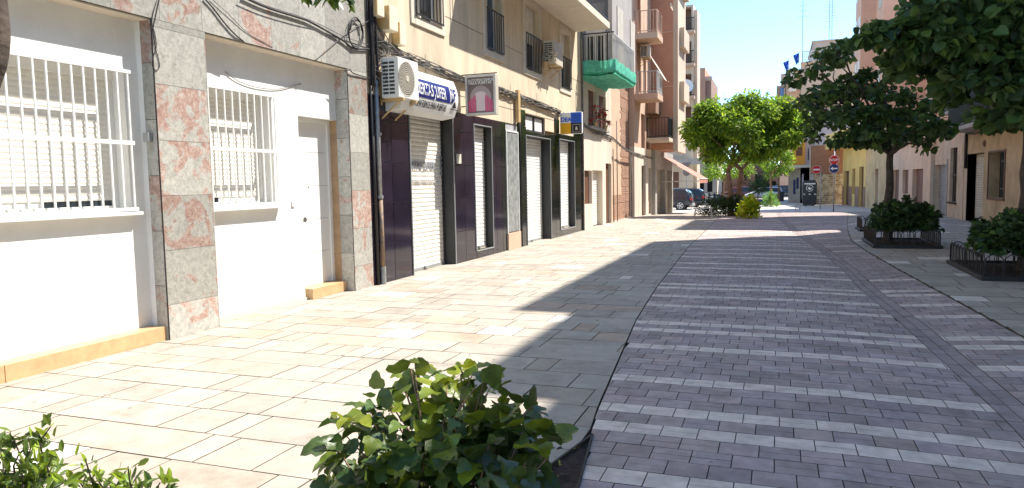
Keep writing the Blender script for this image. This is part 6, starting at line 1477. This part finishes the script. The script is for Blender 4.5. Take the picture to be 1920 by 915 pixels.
for px_, py_, n in outline:
    for k in range(n):
        Y_ = 2.52+rngf.uniform(-.36, .36)*(1 if py_ > 760 else .55); p = FP(838+(px_-835)*.89+rngf.uniform(-18, 18), py_+8+rngf.uniform(-18, 18), Y_)
        if p.z < .06: p.z = rngf.uniform(.05, .3)
        v = (p-Vector((-1.27, 2.5, .35))).normalized(); cen.append((tuple(p), (v.x*.8, v.y*.8-.25, v.z*.4)))
        if k < 1 or py_ < 760:
            s = root+Vector((rngf.uniform(-.12, .12), rngf.uniform(-.12, .12), 0)); limb(mb, s, p-Vector((0, 0, .02)), .009, .0025, rngf, 5, .16, 5)
mb.build('stems', M['bark_tan'], bush, smooth=True)
low = [c for c in cen if c[0][2] < .74]; hi = [c for c in cen if c[0][2] >= .74]
low = [(tuple(Vector(c)+Vector((rngf.gauss(0, .035), rngf.gauss(0, .035), rngf.gauss(0, .03)))), d) for c, d in low for _ in range(5)]
hi = [(tuple(Vector(c)+Vector((rngf.gauss(0, .03), rngf.gauss(0, .03), rngf.gauss(0, .02)))), d) for c, d in hi for _ in range(2)]
foliage('foliage', low, .088, 'lobed', 7, [(1, 1, 1), (.7, .8, .8), (1.5, 1.4, .9), (.6, .75, .75), (2.2, 1.9, .7), (1.2, 1.15, .9)], M['leaf_front'], bush, .35, .45, smooth=True)
foliage('sunlit_leaves', hi, .074, 'lobed', 8, [(2.2, 1.8, .6), (3.4, 2.5, .6), (1.3, 1.2, .8), (1.4, 1.3, .9), (.8, .9, .8)], M['leaf_front'], bush, .2, .4, smooth=True)  # top leaves toned yellower and brighter, sunlight put into their colour
# small-leaved plants at the lower left
def sprig(label, tips, Y, size, seed, base):
    t = thing('small_leaved_shrub', label, 'shrub', base, 'small-leaved shrubs at the lower left corner'); rg_ = random.Random(seed); mb = MB(); pts = []
    for (x, y) in tips:
        e = FP(x, y, Y+rg_.uniform(-.1, .1)); s = Vector(base)+Vector((rg_.uniform(-.1, .1), rg_.uniform(-.1, .1), 0)); P = limb(mb, s, e, .008, .003, rg_, 6, .12, 5)
        for k in range(34):
            f = rg_.uniform(.3, 1.0); p = s.lerp(e, f); pts.append((tuple(p+Vector((rg_.gauss(0, .02), rg_.gauss(0, .02), rg_.gauss(0, .015)))), (rg_.gauss(0, 1), rg_.gauss(0, 1), .9)))
    mb.build('stems', M['bark'], t); foliage('foliage', pts, size, 'blade', seed, [(1.8, 1.7, .8), (1.2, 1.2, 1), (3.2, 2.8, .8), (.9, 1, .8)], M['leaf_front'], t, -.1, .6); return t
sprig('taller small-leaved shrub in the bottom left corner with one orange leaf', [(95, 800), (60, 830), (20, 815), (100, 850), (40, 870), (85, 900), (10, 880), (120, 905), (0, 840)], 2.35, .085, 91, tuple(FP(50, 1100, 2.35))[:2]+(0,))
sprig('short pale-tipped shrub right of the bottom-left corner shrub', [(160, 860), (205, 905), (240, 875), (255, 895), (225, 885), (180, 895), (300, 905), (320, 903), (150, 905)], 2.35, .07, 92, tuple(FP(215, 1100, 2.35))[:2]+(0,))
# leaning tree at the left edge
rt_ = random.Random(13); lt = thing('leaning_tree', 'tree at the left edge, only its brown trunk and a few hanging leaves showing', 'tree', (-2.3, 1.2, 0))
A = FP(-95, 330, 1.55); B = FP(-22, 120, 1.6); C3 = FP(-16, 0, 1.62); D = FP(-40, -160, 1.6)
mb = MB(); P = smooth_pts([(-2.35, 1.35, -.05), (-2.3, 1.42, .8), tuple(A), tuple(B-Vector((.0, 0, 0))), tuple(C3), tuple(D)], 5); mb.tube(P, [.07-.035*i/len(P) for i in range(len(P))], 12); mb.build('trunk', M['bark'], lt, smooth=True)
top = D; crown = []
mb = MB()
for e in [Vector((-2.9, 1.8, 3.4)), Vector((-2.2, 1.0, 3.6)), Vector((-3.2, 1.2, 3.3)), FP(560, -60, 2.6), FP(640, -40, 2.7)]: limb(mb, top-Vector((0, 0, .03)), e, .022, .005, rt_, 6, .1, 6)
mb.build('branches', M['bark'], lt, smooth=True)
for c in [(-2.9, 1.8, 3.5), (-2.3, 1.0, 3.7), (-3.3, 1.2, 3.4), (-2.7, .6, 3.6)]: crown += clump_points(rt_, c, .45, 160)
for px_, py_, n in ((565, -8, 5), (590, -12, 6), (610, -6, 7), (630, -8, 6), (650, -4, 5), (656, 8, 2), (640, -25, 14), (600, -30, 16)):
    for _ in range(n): p = FP(px_+rt_.uniform(-8, 8), py_+rt_.uniform(-4, 3), 2.65); crown.append((tuple(p), (rt_.gauss(0, .6), rt_.gauss(0, .6), -.5)))
foliage('crown', crown, .06, 'blade', 14, [(1, 1, 1), (2, 1.8, .8)], M['leaf_front'], lt, .5)
# litter: fallen leaves on the soil and a few on the paving
lv = []
for _ in range(150): lv.append(((rngf.uniform(-1.7, -1.12), rngf.uniform(3.0, 4.3), .012), (rngf.gauss(0, 1), rngf.gauss(0, 1), .02)))
for _ in range(26): lv.append(((rngf.uniform(-5.6, -1.5), rngf.uniform(3.4, 9), .01), (rngf.gauss(0, 1), rngf.gauss(0, 1), .02)))
v, f, tl = leaves(lv, .028, 'blade', 3, [(2, 1, .6), (1, .7, .4), (3, 2, 1)], .0, .15)
mb = MB(); mb.v = [Vector((q[0], q[1], max(q[2], .006))) for q in v]; mb.f = f; mb.t = tl; tag(mb.build('fallen_leaves', M['leaf_front'], fix=False), 'scattered dry fallen leaves on the soil bed and the pale paving', 'leaves', kind='stuff')

# every window, door, rail or panel that was drawn in one go becomes a part of its own
def split_parts(names):
    import bmesh
    for o in list(COL.objects):
        base = o.name.split('.')[0]
        if o.type != 'MESH' or base not in names or o.children: continue
        me = o.data; n = len(me.vertices); par = list(range(n))
        def find(a):
            while par[a] != a: par[a] = par[par[a]]; a = par[a]
            return a
        for e in me.edges:
            a, b = find(e.vertices[0]), find(e.vertices[1])
            if a != b: par[a] = b
        roots = {}
        for i in range(n): roots.setdefault(find(i), []).append(i)
        if len(roots) < 2: continue
        fs = {}
        for p in me.polygons: fs.setdefault(find(p.vertices[0]), []).append(list(p.vertices))
        first = True
        for r_, vs in roots.items():
            mp = {v: k for k, v in enumerate(vs)}; m2 = bpy.data.meshes.new(base); m2.from_pydata([me.vertices[v].co for v in vs], [], [[mp[v] for v in f] for f in fs.get(r_, [])])
            m2.materials.append(me.materials[0]); m2.update()
            if first: o.data = m2; first = False
            else: c = o.copy(); c.data = m2; COL.objects.link(c); c.parent = o.parent
split_parts({'window', 'door', 'recess', 'shop_door', 'shutter_panel', 'guide_rail', 'pilaster', 'jamb', 'slit_window', 'shutter_leaf', 'tiled_base', 'label_patch', 'panel_groove', 'string_course', 'opening_trim', 'tile_strip', 'bracket', 'side_window', 'rear_window', 'bumper', 'roof_rail', 'antenna_rod', 'pipe_collar', 'printed_gate', 'lintel_soffit', 'rail_post', 'window_surround', 'step', 'printed_logo', 'small_print', 'edge_trim', 'opening_lining'})
